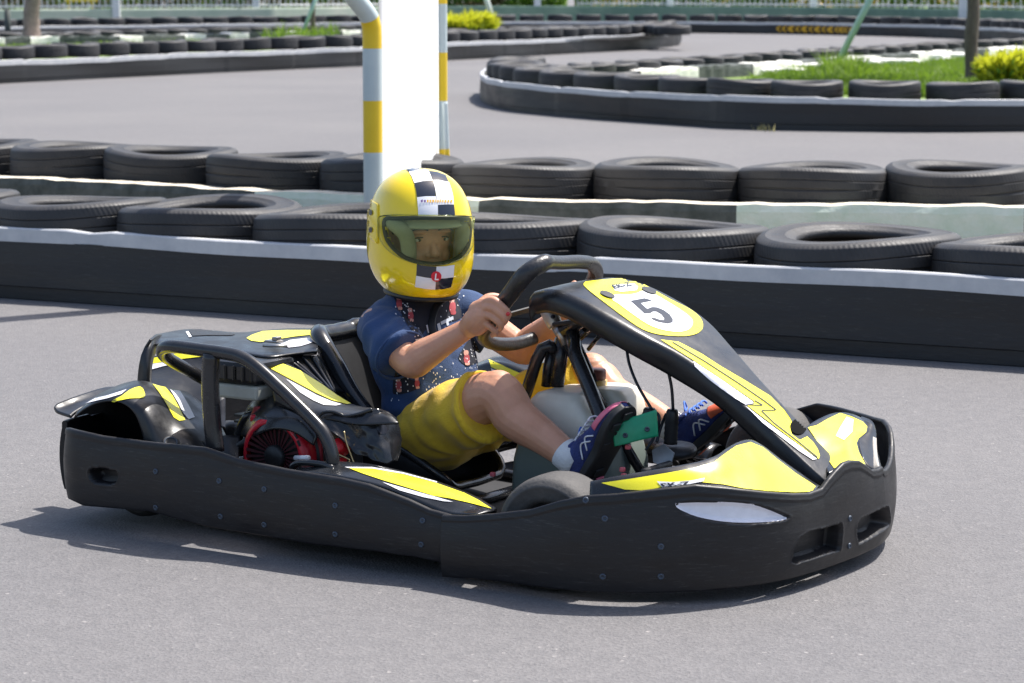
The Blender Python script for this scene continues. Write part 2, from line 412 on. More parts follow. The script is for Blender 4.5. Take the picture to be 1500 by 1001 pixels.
# soil bed which carries the upper tyres
bed = [near_path[0]+nr*.05, near_path[-1]+nr*.05]; bed = [(p.x, p.y) for p in bed]
far = [(near_path[-1]+nr*.95)[:2], (near_path[0]+nr*.95)[:2]]
MBb = MB(); pl = bed+far
n = len(pl); MBb.add([(x, y, 0.0) for x, y in pl]+[(x, y, .212) for x, y in pl], [tuple(range(n, 2*n))]+[(i, (i+1) % n, n+(i+1) % n, n+i) for i in range(n)], smooth=False)
tag(MBb.build('soil_bed', M_soil), kind='structure')
gl = [(p+nr*.93)[:2] for p in (near_path[0], near_path[-1])]
MB().add([(gl[0][0], gl[0][1], .02), (gl[1][0], gl[1][1], .02)]+[(p[0], p[1], .02) for p in reversed(kp_)], [tuple(range(2+len(kp_)))], smooth=False).build('gravel_strip', M_soil); tag(bpy.data.objects['gravel_strip'], kind='structure')
pl = [(p[0], p[1]+.17) for p in kp_]; pl2 = [(p[0]+.3, p[1]+1.25) for p in reversed(kp_)]; pl = pl+pl2; n = len(pl)
tag(MB().add([(x, y, 0.0) for x, y in pl]+[(x, y, .212) for x, y in pl], [tuple(range(n, 2*n))]+[(i, (i+1) % n, n+(i+1) % n, n+i) for i in range(n)], smooth=False).build('soil_strip', M_soil), kind='structure')

# ---- striped gantry poles with the white board
def banded(name, pts, rad, bands, label, group=None, cat='pole', upper=0.0):
    """bands = list of z limits where the paint changes; paint alternates blue-grey / yellow from the bottom"""
    mb = MB(); pts = [Vector(p) for p in pts]; full = resample(pts, 90) if len(pts) > 2 else resample(pts, 60)
    mb.tube(full, [rad if p.z < 1.75 else rad+upper for p in full], 20)
    zs = []
    n = 20
    for i in range(len(full)-1):
        L = sum((full[k+1]-full[k]).length for k in range(i))
        k = 0
        for b_ in bands:
            if L > b_: k += 1
        for q in range(n): mb.mi[i*n+q] = k % 2
    o = mb.build(name, [M_pgrey, M_pyel], off=pts[0]); o.location = pts[0]; tag(o, label, cat, group); return o
M_pgrey = mat('pale_blue_pole_paint', (.44, .52, .54), .42, col2=(.52, .60, .61), noise_scale=4, bump=.05)
M_pyel = mat('yellow_pole_paint', (.72, .49, .012), .4, col2=(.80, .56, .02), noise_scale=4, bump=.05)
dP = 12.85
def pz(py, d): return CAMH-math.tan(PITCH-math.atan((500.5-py)/FOC))*d
def px_x(px, py, d): p = atd(px, py, d); return p
b0 = px_x(547, 320, dP); z_of = lambda py, d=dP: atd(547, py, d).z
zb = z_of(43); pole = [Vector((b0.x, b0.y, .21)), Vector((b0.x, b0.y, zb-.05)), Vector((b0.x, b0.y, zb)), atd(541, 24, dP-.02), atd(500, -28, dP-.15), Vector((-.884, 12.22, 1.78)), Vector((-.880, 12.16, 1.9)), Vector((-.880, 12.16, 4.4))]
zs = [z_of(y)-.21 for y in (232, 157, 82, 33)]
banded('striped_pole', pole, .0475, zs+[zs[-1]+.6, zs[-1]+1.0], 'thick bent pole banded yellow and pale blue, left of the white board', upper=.035)  # unseen upper length is placed and widened to shape its ground shadow
d2 = 15.6
q0 = atd(647, 260, d2); zz = lambda py: atd(650, py, d2).z
zs = [zz(y)-.0 for y in (255, 230, 162, 90, 20)]
banded('striped_pole', [Vector((q0.x, q0.y, 0.0)), Vector((q0.x, q0.y, 3.4))], .036, zs, 'slim straight pole banded yellow and pale blue, right of the white board')
q1 = atd(659, 262, d2-.12); q2 = atd(648, 150, d2-.1)
banded('brace_pole', [Vector((q1.x, q1.y, 0.0)), Vector((q2.x+.015, q2.y, q2.z))], .016, [zz(262), zz(218)], 'thin slanted brace leaning on the slim striped pole')
M_white = mat('white_board', (.96, .96, .95), .6)
nt_ = M_white.node_tree; b_ = nt_.nodes['Principled BSDF']; trl = nt_.nodes.new('ShaderNodeBsdfTranslucent'); trl.inputs['Color'].default_value = (.95, .95, .95, 1)
mx = nt_.nodes.new('ShaderNodeMixShader'); mx.inputs[0].default_value = .12
nt_.links.new(b_.outputs[0], mx.inputs[1]); nt_.links.new(trl.outputs[0], mx.inputs[2]); nt_.links.new(mx.outputs[0], nt_.nodes['Material Output'].inputs['Surface'])
wl = atd(556, 200, 13.0); wr = atd(642, 200, 15.55)
# cloth panel stretched between the two poles: slightly bowed
rows = []
for k in range(25):
    z = .25+(2.7-.25)*k/24; r_ = []
    for i in range(13):
        t = i/12; x = wl.x+(wr.x-wl.x)*t; y = wl.y+(wr.y-wl.y)*t
        bow = .02*math.sin(math.pi*t)*math.sin(z*3)
        r_.append((x-bow, y-bow*.2, z))
    rows.append(r_)
o = MB().grid(rows).build('banner', M_white, solid=.004, off=(wl.x, wl.y, .42)); o.location = (wl.x, wl.y, .42)
tag(o, 'plain sunlit white banner stretched between the two striped poles', 'banner')

# ---- island on the right
tip = [(5500/3.8, 192)]
R_front = [(1650, 191), (1500, 193), (1400, 194), (1300, 193.5), (1100, 190), (1000, 184), (900, 177), (820, 170.5), (760, 164.5), (725, 158), (708, 151), (704, 145), (712, 136.5)]
pathR = [gz(px, py) for px, py in R_front]
pr = [(p.x, p.y) for p in pathR][::-1]
# order so that the tyre side lies left of the path: travel from the tip to the right
pr = [tuple(v) for v in cr(pr, 6)]
barrier(pr, .325, 'black rubber belt with pale top stripe curving round the tip of the right grass island', stripe=.06, seam=1.35, seed=8)
# tyres along the front, the tip and the rear row of the island
FO = resample([Vector((p.x, p.y, 0)) for p in path_offset(pr, .44)], 400)
Lf = sum((b-a).length for a, b in zip(FO, FO[1:])); FQ = resample(FO, int(Lf/.715))
FQ = [q for q in FQ if q.x < 5.6]
for i, p in enumerate(FQ):
    tyre(p, .37, '%s tyre from the tip along the front of the right grass island' % ordinal(i), 'tyres along the front of the right grass island', T_FAR)
rear = [(800, 99), (840, 96), (890, 92.5), (960, 88), (1030, 83.5), (1100, 79), (1170, 75), (1240, 70.5), (1310, 66.5), (1380, 62.5), (1450, 59), (1530, 56)]
RP = [gz(px, py, .46) for px, py in rear]
RPs = [Vector((v[0], v[1], 0)) for v in cr([(p.x, p.y) for p in RP], 8)]
L = sum((b-a).length for a, b in zip(RPs, RPs[1:])); n = int(L/.66)
RQ = resample(RPs, n)
for i, p in enumerate(RQ):
    tyre(p, .36, '%s tyre from the tip along the rear edge of the right grass island' % ordinal(i), 'tyres along the rear edge of the right island', T_MID)
# rear kerb blocks in front of that row
kp2 = [gz(px, py, .41) for px, py in ((940, 99), (1000, 95.5), (1060, 92.5), (1130, 88.5), (1200, 84), (1300, 77.5), (1400, 71), (1500, 66), (1560, 63))]
kp2 = [(p.x, p.y) for p in kp2]
wall_along(kp2, .38, .26, 'kerb_wall', [M_conck, M_concw, M_conc, M_concw], 'kerb of black and white blocks at the rear edge of the right grass island', 'kerb', blk=1.55, rough=.03, pattern=[1, 0, 1, 0, 1, 0, 1, 0, 1, 0, 1, 0])
kp3 = [gz(px, py, .12) for px, py in ((1090, 112), (1150, 106), (1240, 101), (1330, 95), (1420, 89), (1500, 84))]
# rough stones lying before the kerb
M_stone = mat('white_painted_stone', (.62, .60, .54), .9, col2=(.85, .83, .78), noise_scale=8, bump=.6, bump_scale=25)
def rock(name, p, s, m, label, cat='stone', group=None, seed=0, flat=.5):
    bm = bmesh.new(); bmesh.ops.create_icosphere(bm, subdivisions=3, radius=1)
    for v in bm.verts:
        k = 1+.22*noise.noise(v.co*1.3+Vector((seed, 0, 0))); v.co = Vector((max(-.8, min(.8, v.co.x))*s[0]*k, max(-.8, min(.8, v.co.y))*s[1]*k, max(-.75, min(.75, v.co.z))*s[2]*k))
    me = bpy.data.meshes.new(name); bm.to_mesh(me); bm.free(); me.materials.append(m)
    o = bpy.data.objects.new(name, me); col.objects.link(o); o.location = (p[0], p[1], p[2]); tag(o, label, cat, group); return o
for i, (px, py, s) in enumerate(((1150, 104, .30), (1195, 97, .34), (1262, 92, .26), (1310, 90, .34), (1362, 83, .30), (1400, 81, .30))):
    p = gz(px, py, .30); rock('painted_stone', (p.x, p.y-.1, .27), (s*1.3, s*.8, .10), M_stone, '%s white painted stone from the left on the grass below the rear kerb' % ordinal(i), group='white stones on the right island', seed=i*3.1)
M_mow = mat('grass_ground', (.07, .12, .02), .95, col2=(.12, .18, .035), noise_scale=2.2, bump=.6, bump_scale=60)
# raised grass bed of the island (3 parts: ground sheet + blades)
isl = [(p[0], p[1]) for p in path_offset(pr, .06)]+[(q.x, q.y) for q in reversed(RQ)][1:-1]
n = len(isl)
isl_bed = MB().add([(x, y, .0) for x, y in isl]+[(x, y, .215) for x, y in isl], [tuple(range(n, 2*n))], smooth=False).build('island_ground', M_turf); tag(isl_bed, kind='structure')
def inside(x, y, poly):
    c = False; j = len(poly)-1
    for i in range(len(poly)):
        xi, yi = poly[i][0], poly[i][1]; xj, yj = poly[j][0], poly[j][1]
        if (yi > y) != (yj > y) and x < (xj-xi)*(y-yi)/(yj-yi)+xi: c = not c
        j = i
    return c
M_g1 = mat('grass_blade', (.085, .17, .012), .6, col2=(.22, .30, .03), noise_scale=1.2)
b_ = M_g1.node_tree.nodes['Principled BSDF']
def translucent(m, colr, f=.4):
    nt = m.node_tree; b = nt.nodes['Principled BSDF']; t = nt.nodes.new('ShaderNodeBsdfTranslucent'); t.inputs['Color'].default_value = (*colr, 1)
    x = nt.nodes.new('ShaderNodeMixShader'); x.inputs[0].default_value = f
    nt.links.new(b.outputs[0], x.inputs[1]); nt.links.new(t.outputs[0], x.inputs[2]); nt.links.new(x.outputs[0], nt.nodes['Material Output'].inputs['Surface'])
translucent(M_g1, (.22, .36, .03), .35)
def blades(name, poly, z, n, h, m, seed=1, wd=.012, clump=None):
    rnd = random.Random(seed); xs = [p[0] for p in poly]; ys = [p[1] for p in poly]; vs = []; fs = []; k = 0; tries = 0
    while k < n and tries < n*20:
        tries += 1
        x = rnd.uniform(min(xs), max(xs)); y = rnd.uniform(min(ys), max(ys))
        if not inside(x, y, poly): continue
        if noise.noise(Vector((x*1.7, y*1.7, seed))) < -.25 and rnd.random() < .7: continue
        a = rnd.uniform(0, math.pi); hh = h*rnd.uniform(.5, 1.3)*(1+.5*noise.noise(Vector((x*.9, y*.9, 3)))); dx = math.cos(a)*wd; dy = math.sin(a)*wd; lx = rnd.gauss(0, .35)*hh; ly = rnd.gauss(0, .35)*hh
        b = len(vs); vs += [(x-dx, y-dy, z), (x+dx, y+dy, z), (x+lx*.4+dx*.7, y+ly*.4+dy*.7, z+hh*.6), (x+lx*.4-dx*.7, y+ly*.4-dy*.7, z+hh*.6), (x+lx, y+ly, z+hh)]
        fs += [(b, b+1, b+2, b+3), (b+3, b+2, b+4)]; k += 1
    o = MB().add(vs, fs, smooth=False).build(name, m, fixn=False); tag(o, kind='stuff'); return o
gp = [gz(px, py, .25) for px, py in ((1085, 122), (1130, 112), (1200, 106), (1300, 99), (1400, 92), (1500, 87), (1560, 84), (1580, 132), (1500, 140), (1300, 138), (1180, 132))]
blades('island_grass', [(p.x, p.y) for p in gp], .2, 42000, .13, M_g1, 3, .014)
gp = [gz(px, py, .25) for px, py in ((1205, 110), (1262, 107), (1268, 120), (1210, 124))]
blades('tall_grass_tuft', [(p.x, p.y) for p in gp], .2, 900, .28, M_g1, 5, .014)
tuft = [gz(px, py, 0) for px, py in ((1095, 188), (1140, 189), (1135, 194), (1100, 193))]
M_dry = mat('dry_weed', (.30, .26, .09), .8, col2=(.42, .38, .18), noise_scale=6)
blades('kerb_weeds', [(p.x, p.y) for p in tuft], 0, 26, .06, M_dry, 8, .008)

# trees, bushes
M_bark = mat('grey_brown_bark', (.085, .065, .05), .9, col2=(.16, .13, .10), noise_scale=16, bump=1, bump_scale=30, stretch=(1, 1, .3))
M_leafg = mat('tree_leaf', (.05, .11, .02), .6, col2=(.10, .19, .03), noise_scale=3); translucent(M_leafg, (.12, .25, .03), .35)
def leafcloud(c, r, n, size, rnd, mb, mi=0, hollow=.2, up=.0, long=1.0):
    for _ in range(n):
        while True:
            p = Vector((rnd.uniform(-1, 1), rnd.uniform(-1, 1), rnd.uniform(-1, 1)))
            if p.length < 1 and p.length > hollow: break
        p = Vector((p.x*r[0], p.y*r[1], p.z*r[2]))+Vector(c)
        d = Vector((rnd.gauss(0, 1), rnd.gauss(0, 1), rnd.gauss(0, 1)+up)).normalized()
        s = d.cross(Vector((rnd.gauss(0, 1), rnd.gauss(0, 1), rnd.gauss(0, 1)))).normalized(); l = size*rnd.uniform(.6, 1.3)
        a = p-d*l*.5*long; b = p+d*l*.5*long; sw = s*l*.22
        mb.add([a, p+sw, b, p-sw], [(0, 1, 2, 3)], mi, False)
def tree(base, h, r0, label, kind='tree', lean=(0, 0), crown_r=1.6, rings=False, m=None, seed=1, crown_z=None):
    root = empty(kind, base); tag(root, label, 'tree')
    rnd = random.Random(seed); mb = MB(); pts = []; rad = []
    N_ = 46 if rings else 26
    for i in range(N_):
        t = i/(N_-1); z = -.02+h*t
        pts.append((lean[0]*t*h+.02*math.sin(t*9+seed)+.012*math.sin(t*31), lean[1]*t*h+.02*math.cos(t*7+seed), z))
        f = (1-.35*t)*(1+.35*math.exp(-t*18)); f *= 1+(.05*((i % 2)*2-1) if rings else .05*math.sin(t*40))
        rad.append(r0*f)
    mb.tube(pts, rad, 14)
    mb.build('trunk', m or M_bark, root)
    top = Vector(pts[-1])
    cb = MB(); lb = MB()
    if rings:                                   # palm crown out of frame
        for k in range(16):
            a = k*2*math.pi/16+rnd.random()*.3; L = 1.9*rnd.uniform(.8, 1.1); prev = None
            for i in range(9):
                t = i/8; q = top+Vector((math.cos(a)*L*t, math.sin(a)*L*t, .55*math.sin(t*2.2)-t*t*1.0))
                if i: cb.tube([prev, q], .012*(1.1-t), 4, cap=False)
                if i > 1:
                    for sgn in (-1, 1):
                        s = Vector((-math.sin(a), math.cos(a), -.5))*.38*(1-.6*t)*sgn; s = Vector((s.x, s.y, -.22))
                        for e in (0, .5):
                            qq = prev.lerp(q, e); cb.add([qq-Vector((math.cos(a), math.sin(a), 0))*.03, qq+Vector((math.cos(a), math.sin(a), 0))*.03, qq+s], [(0, 1, 2)], 0, False)
                prev = q
        cb.build('crown', M_leafg, root, fixn=False)
    else:
        for k in range(9):
            a = rnd.uniform(0, 6.28); e = rnd.uniform(.2, 1.0); L = crown_r*rnd.uniform(.5, .9)
            q = top+Vector((math.cos(a)*L*math.cos(e), math.sin(a)*L*math.cos(e), L*math.sin(e)+.2)); st = Vector(pts[-1-rnd.randint(0, 5)])
            lb.tube([st, st.lerp(q, .5)+Vector((0, 0, .12)), q], [r0*.4, r0*.25, r0*.08], 6)
            leafcloud(q, (crown_r*.5, crown_r*.5, crown_r*.38), 420, .13, rnd, cb)
        lb.build('limb', M_bark, root); cb.build('crown', M_leafg, root, fixn=False)
    return root
p = gz(1424, 128, .21); tree((p.x, p.y, .2), 3.6, .085, 'slender grey brown tree trunk on the right grass island', seed=3, crown_r=1.5)
M_pole = mat('sea_green_prop', (.33, .50, .43), .5, col2=(.42, .58, .50), noise_scale=6)
a = gz(1218, 104, .25); b = atd(1277, -8, a.y-.3); b2 = a+(b-a)*1.5
o = MB().tube([a-Vector((0, 0, .06)), b2], .046, 12).build('prop_pole', M_pole, off=a); o.location = a; tag(o, 'sea green wooden prop leaning to the right on the right grass island', 'pole')
M_yl = mat('yellow_green_leaf', (.42, .46, .02), .55, col2=(.70, .66, .05), noise_scale=4); translucent(M_yl, (.6, .62, .04), .45)
M_gl = mat('dark_green_leaf', (.05, .12, .015), .55, col2=(.12, .22, .03), noise_scale=4); translucent(M_gl, (.12, .25, .03), .35)
def bush(c, r, n, label, size=.12, seed=1, ycol=.8, group=None, spiky=True, mats=None, name='bush'):
    root = empty(name, (c[0], c[1], c[2])); tag(root, label, 'bush', group); rnd = random.Random(seed); mb = MB(); st = MB()
    for k in range(14):
        a = rnd.uniform(0, 6.28); q = Vector((math.cos(a)*r[0]*.7*rnd.random(), math.sin(a)*r[1]*.7*rnd.random(), r[2]*1.2*rnd.uniform(.6, 1)))
        st.tube([(0, 0, -.02), q*.5+Vector((0, 0, .02)), q], [.012, .008, .004], 5)
    for i in range(n):
        a = rnd.uniform(0, 6.28); u = rnd.random()**.5; zz = rnd.random()
        rr = math.sin(math.pi*min(1, .25+.75*(1-zz)))**.6
        k = 1+.35*noise.noise(Vector((math.cos(a)*1.7+seed, math.sin(a)*1.7, zz*2.2)))
        p = Vector((math.cos(a)*r[0]*u*rr*k, math.sin(a)*r[1]*u*rr*k, r[2]*2*zz*k))
        d = (Vector((math.cos(a)*.8*u, math.sin(a)*.8*u, .75))+Vector((rnd.gauss(0, .35), rnd.gauss(0, .35), rnd.gauss(0, .35)))).normalized()
        s = d.cross(Vector((rnd.gauss(0, 1), rnd.gauss(0, 1), rnd.gauss(0, 1)))).normalized(); l = size*rnd.uniform(.6, 1.4)
        sw = s*l*.13; mi = 0 if rnd.random() < ycol*(.35+.75*zz)+.15 else 1
        mb.add([p-d*l*.4, p+sw, p+d*l*.6, p-sw], [(0, 1, 2, 3)], mi, False)
    st.build('stem', M_bark, root); mb.build('foliage', mats or [M_yl, M_gl], root, fixn=False); return root
p = gz(1478, 133, .21); bush((p.x, p.y, .2), (.42, .38, .20), 3400, 'spiky yellow green bush at the right photo edge behind island tyres', .15, 2)
p = gz(1520, 118, .21); bush((p.x+.3, p.y+.3, .2), (.4, .38, .22), 1500, 'second yellow green bush beyond the one at the right photo edge', .15, 12)

# ---- island on the left: belt, tyre row, kerb blocks, second row
Lp = [(-140, 131), (0, 123), (120, 117), (300, 108), (450, 101), (530, 97.5), (640, 90), (760, 83.5), (880, 76.5), (960, 71), (990, 67.5), (998, 63)]
LP = [gz(px, py) for px, py in Lp]; lp = [tuple(v) for v in cr([(p.x, p.y) for p in LP], 6)]
barrier(lp, .335, 'long black rubber belt with bright white stripe edging the left island across the track', stripe=.075, seam=1.7, seed=12, name='rubber_barrier')
off = [Vector((p.x, p.y, 0)) for p in path_offset(lp, .47)]
L = sum((b-a).length for a, b in zip(off, off[1:])); n = int(L/.72); Q = resample(off, n)
for i, p in enumerate(Q[1:]):
    tyre(p, .425, '%s tyre from the left in the row above the white striped left island belt' % ordinal(i), 'tyres along the front of the left island', T_FAR, .05)
# top row continues over the island end and returns
ret = [gz(px, py, .5) for px, py in ((988, 40), (955, 38), (900, 38.5), (840, 40), (780, 41.5), (720, 42), (660, 43.5))]
RQ2 = resample([Vector((v[0], v[1], 0)) for v in cr([(p.x, p.y) for p in ret], 6)], 19)
for i, p in enumerate(RQ2): tyre(p, .425, '%s tyre from the right in the rear row of the left island' % ordinal(i), 'tyres along the rear of the left island', T_FAR, .05)
lf_px = [(-30, 60), (60, 58), (100, 57.5), (170, 56), (240, 54.5), (300, 53), (360, 52), (440, 50), (520, 48)]
r2 = [gz(px, py-13, .55) for px, py in lf_px]
r2 = resample([Vector((p.x, p.y, 0)) for p in r2], 19)
for i, p in enumerate(r2): tyre(p, .42, '%s tyre from the left behind the white kerb blocks of the left island' % ordinal(i), 'tyres behind the left island kerb blocks', T_FAR, .04)
kb = [gz(px, py, .48) for px, py in ((-30, 56), (60, 54), (180, 52.5), (300, 49.5), (420, 46.5), (540, 43.5), (620, 42))]
# kerb of separate blocks, alternately white and black
wall_along([(p.x, p.y) for p in kb], .48, .3, 'kerb_wall', [M_concw, M_conck], 'kerb of alternating white and black blocks on the left island', 'kerb', blk=.62, rough=.03, pattern=[0, 1, 0, 1, 1, 0, 1, 1], z0=0)
b1 = [gz(px, py, .3) for px, py in ((-60, 84), (300, 66), (530, 55), (800, 47), (960, 42))]
isl = [(p.x, p.y) for p in off[2:-3]]+[(p.x, p.y) for p in RQ2[2:]]+[(p.x+0, p.y) for p in reversed(r2)]
n = len(isl); tag(MB().add([(x, y, .3) for x, y in isl], [tuple(range(n))], smooth=False).build('island_ground', M_turf), kind='structure')
gp = [(p.x, p.y) for p in kb]; gp2 = [gz(px, py, .3) for px, py in ((560, 62), (420, 66), (300, 70), (160, 74), (-30, 80))]
blades('island_grass', gp+[(p.x, p.y) for p in gp2], .29, 4500, .09, M_g1, 6, .02)
tp = [gz(px, py, .3) for px, py in ((380, 62), (490, 57), (500, 62), (400, 67))]
blades('tall_grass_tuft', [(p.x, p.y) for p in tp], .3, 260, .32, M_g1, 9, .02)
p = gz(46, 68, .3); M_palm = mat('palm_bark', (.17, .13, .11), .9, col2=(.28, .22, .19), noise_scale=14, bump=1, bump_scale=22)
tree((p.x, p.y, .29), 4.2, .15, 'ringed brown palm trunk leaning right at the left edge', 'palm_tree', lean=(.035, 0), rings=True, m=M_palm, seed=5)
p = gz(457, 59, .3); tree((p.x, p.y, .29), 4.2, .055, 'thin dark sapling trunk left of the bent striped pole', lean=(.02, 0), seed=6, crown_r=1.3)
p = gz(438, 60, .3); b = atd(462, 0, p.y); o = MB().tube([p-Vector((0, 0, .02)), p+(b-p)*1.4], .04, 10).build('prop_pole', M_pole, off=p); o.location = p; tag(o, 'thin green prop leaning against the dark sapling', 'pole')
p = gz(731, 56, .3); b = atd(712, -2, p.y); M_pw = mat('whitewashed_prop', (.55, .62, .56), .7, col2=(.68, .72, .66), noise_scale=7)
o = MB().tube([p-Vector((0, 0, .02)), p+(b-p)*1.5], .06, 10).build('prop_pole', M_pw, off=p); o.location = p; tag(o, 'whitewashed prop leaning left beside the yellow bush', 'pole')
p = gz(673, 57, .3); bush((p.x, p.y, .28), (.72, .55, .22), 5200, 'bright yellow bush right of the slim striped pole', .22, 4, ycol=1.0)
p = gz(12, 64, .3)
o = MB().tube([(p.x, p.y, .28), (p.x, p.y, .95)], .06, 10).build('post', mat('dark_post', (.05, .06, .055), .7, noise_amt=.3), off=(p.x, p.y, .28)); o.location = (p.x, p.y, .28); tag(o, 'short dark post left of the palm trunk', 'post')

# ---- farthest belt, wall, fence and hedge
Fp = [(-120, 62), (100, 59), (520, 53.5), (700, 50), (900, 48), (1100, 47.5), (1300, 48.5), (1500, 55), (1700, 64)]
def belt_far(px, py): p = gz(px, py, .335); return (p.x, p.y)
fp = [belt_far(px, py) for px, py in ((-150, 43), (17, 39.5), (240, 36.5), (520, 33), (700, 32), (900, 31.5), (1100, 32.5), (1300, 35.5), (1420, 39), (1500, 43.5), (1640, 53))]
fp = [tuple(v) for v in cr(fp, 5)]
rt, FPs = barrier(fp, .335, 'far black rubber belt with orange chevrons along the rear of the circuit', stripe=.07, seam=2.6, seed=20)
M_chev = mat('orange_chevron_paint', (.70, .38, .01), .6, noise_amt=.15)
for i, px in enumerate((1130, 1163, 1200, 1237, 1272, 1310)):
    ch = MB(); pc = gz(px, 42.5, .16); best = min(range(1, len(FPs)-1), key=lambda k: (FPs[k]-Vector((pc.x, pc.y))).length); c = FPs[best]
    t = (FPs[best+1]-FPs[best-1]).normalized(); nn = Vector((t.y, -t.x))
    for k in range(3):
        x0 = -.22+k*.2
        poly = [(x0, .0), (x0+.13, .085), (x0+.21, .085), (x0+.08, 0), (x0+.21, -.085), (x0+.13, -.085)]
        Mx = Matrix(((t.x, 0, nn.x, c.x+nn.x*.046), (t.y, 0, nn.y, c.y+nn.y*.046), (0, 1, 0, .155), (0, 0, 0, 1)))
        ch.prism(poly, .005, Mx)
    ch.build('chevron', M_chev, rt, off=rt.location)
offp = [Vector((p.x, p.y, 0)) for p in path_offset(fp, .47)]
L = sum((b-a).length for a, b in zip(offp, offp[1:])); Q = resample(offp, int(L/.82))
for i, p in enumerate(Q[:]):
    q = p-CAM; pxx = 750+FOC*q.x/q.y
    if pxx < -10 or pxx > 1512: continue
    tyre(p, .42, '%s tyre from the left on the farthest belt barrier' % ordinal(min(i, 58)), 'tyres on top of the farthest belt', T_FAR, .05)
M_wall = mat('pale_green_wall', (.36, .45, .34), .85, col2=(.55, .58, .47), noise_scale=.8, bump=.2)
M_wall2 = mat('dark_green_wall', (.13, .22, .16), .85, col2=(.24, .34, .24), noise_scale=.9, bump=.2)
wp = [gz(px, py, .75) for px, py in ((-200, 15), (0, 14), (400, 11.5), (650, 9), (900, 9), (1100, 10), (1300, 12), (1500, 15), (1700, 19))]
wp = [(p.x, p.y) for p in wp]
ia = 3
wall_along(wp[:ia+1], .75, .2, 'boundary_wall', [M_wall], 'low pale green boundary wall on the left below the fence', 'wall', rough=.004)
wall_along([(wp[ia][0]+.01, wp[ia][1])]+wp[ia+1:], .75, .2, 'boundary_wall', [M_wall2], 'low darker green boundary wall on the right below the hedge', 'wall', rough=.004)
M_post = mat('white_fence_paint', (.62, .64, .62), .6, col2=(.75, .76, .74), noise_scale=6)
fpth = resample([Vector((x, y+.1, 0)) for x, y in wp], 60)
for i, px in enumerate((175, 378, 787, 980, 1188, 1405)):
    q = gz(px, 12, .75); y = q.y
    yy = interp(q.x, sorted([(a[0], a[1]) for a in wp]))
    x = (px-750)/FOC*(yy+.1)*1.0
    o = MB().box((0, 0, .95), (.20, .16, 1.9)).box((0, 0, 1.93), (.26, .22, .06)).build('fence_post', M_post, bevel=.01); o.location = (x, yy+.1, 0)
    tag(o, '%s white square fence post from the left on the boundary wall' % ordinal(i), 'post', 'white fence posts on the boundary wall')
xs = sorted([(a[0], a[1]) for a in wp])
for i, (xa, xb) in enumerate(((-22, -2.6), (2.0, 22))):
    mb = MB(); x = xa; ya = interp(xa, xs)
    while x < xb:
        y = interp(x, xs)+.1; mb.box((x, y, 1.22), (.022, .022, .95)); x += .14
    prev = None
    for z in (.82, 1.62):
        pts = [(xa+(xb-xa)*k/20, interp(xa+(xb-xa)*k/20, xs)+.1, z) for k in range(21)]; mb.tube(pts, .025, 6)
    o = mb.build('railing', M_post, off=(xa, ya, .75)); o.location = (xa, ya, .75)
    tag(o, ('white steel bar railing on the pale green wall at left', 'white steel bar railing on the dark green wall at right')[i], 'fence')
# hedge, flowers and ground behind the wall
gy = [(-60, 84), (60, 84), (70, 160), (-70, 160)]
sheet('verge', gy, .012, M_mow)
M_hl = mat('hedge_leaf', (.06, .15, .015), .6, col2=(.22, .34, .03), noise_scale=.9); translucent(M_hl, (.2, .35, .03), .4)
M_fl = mat('yellow_flower', (.75, .5, .02), .6); M_fo = mat('orange_flower', (.75, .25, .05), .6)
M_hd = mat('brown_shrub_leaf', (.12, .07, .04), .7, col2=(.16, .16, .05), noise_scale=2)
def hedge(x0, x1, y, h, label, seed, mats, wts, n=6000):
    root = empty('hedge', ((x0+x1)/2, y, 0)); tag(root, label, 'hedge'); rnd = random.Random(seed); mb = MB(); st = MB()
    for i in range(n):
        x = rnd.uniform(x0, x1)-(x0+x1)/2; yy = rnd.uniform(-.5, .5); top = h*(1+.16*noise.noise(Vector((x*.5, seed, 0)))+.08*noise.noise(Vector((x*2.3, seed, 5))))
        z = top*rnd.random()**.6
        d = Vector((rnd.gauss(0, 1), rnd.gauss(0, 1), rnd.gauss(.6, 1))).normalized(); s = d.cross(Vector((rnd.gauss(0, 1), rnd.gauss(0, 1), rnd.gauss(0, 1)))).normalized(); l = .16*rnd.uniform(.6, 1.4)
        c = noise.noise(Vector((x*.7, z*2, seed+9))); r_ = rnd.random(); mi = 0
        if c > .12 and r_ < wts[1]: mi = 1
        elif c < -.15 and r_ < wts[2]: mi = 2
        mb.add([Vector((x, yy, z))-d*l*.5, Vector((x, yy, z))+s*l*.3, Vector((x, yy, z))+d*l*.5, Vector((x, yy, z))-s*l*.3], [(0, 1, 2, 3)], mi, False)
    for i in range(int((x1-x0)/.5)): st.tube([(x0+i*.5-(x0+x1)/2, 0, -.01), (x0+i*.5-(x0+x1)/2+.05, .02, h*.8)], .02, 5)
    st.build('stem', M_bark, root); mb.build('foliage', mats, root, fixn=False); return root
hedge(2.0, 24, 84, 1.75, 'clipped green hedge with yellow flowers behind the right boundary wall', 3, [M_hl, M_fl, M_gl], (0, .5, .7), 22000)
hedge(-3.2, 1.8, 86, 1.35, 'dark leafy shrubs behind the striped poles on the far verge', 4, [M_gl, M_hl, M_hd], (0, .6, .8), 6000)
hedge(-24, -3.4, 92, 1.35, 'brown and green shrubs behind the left railing', 6, [M_hd, M_hl, M_gl], (0, .6, .7), 16000)
M_litter = mat('yellow_board', (.75, .48, .03), .5)
p = atd(118, 2, 88); o = MB().box((0, 0, 0), (1.1, .08, .28)).box((-.4, 0, -.35), (.06, .06, .5)).box((.4, 0, -.35), (.06, .06, .5)).build('sign_board', M_litter, bevel=.01); o.location = (p.x, p.y, .95); tag(o, 'small yellow board behind the left railing near the palm', 'board')

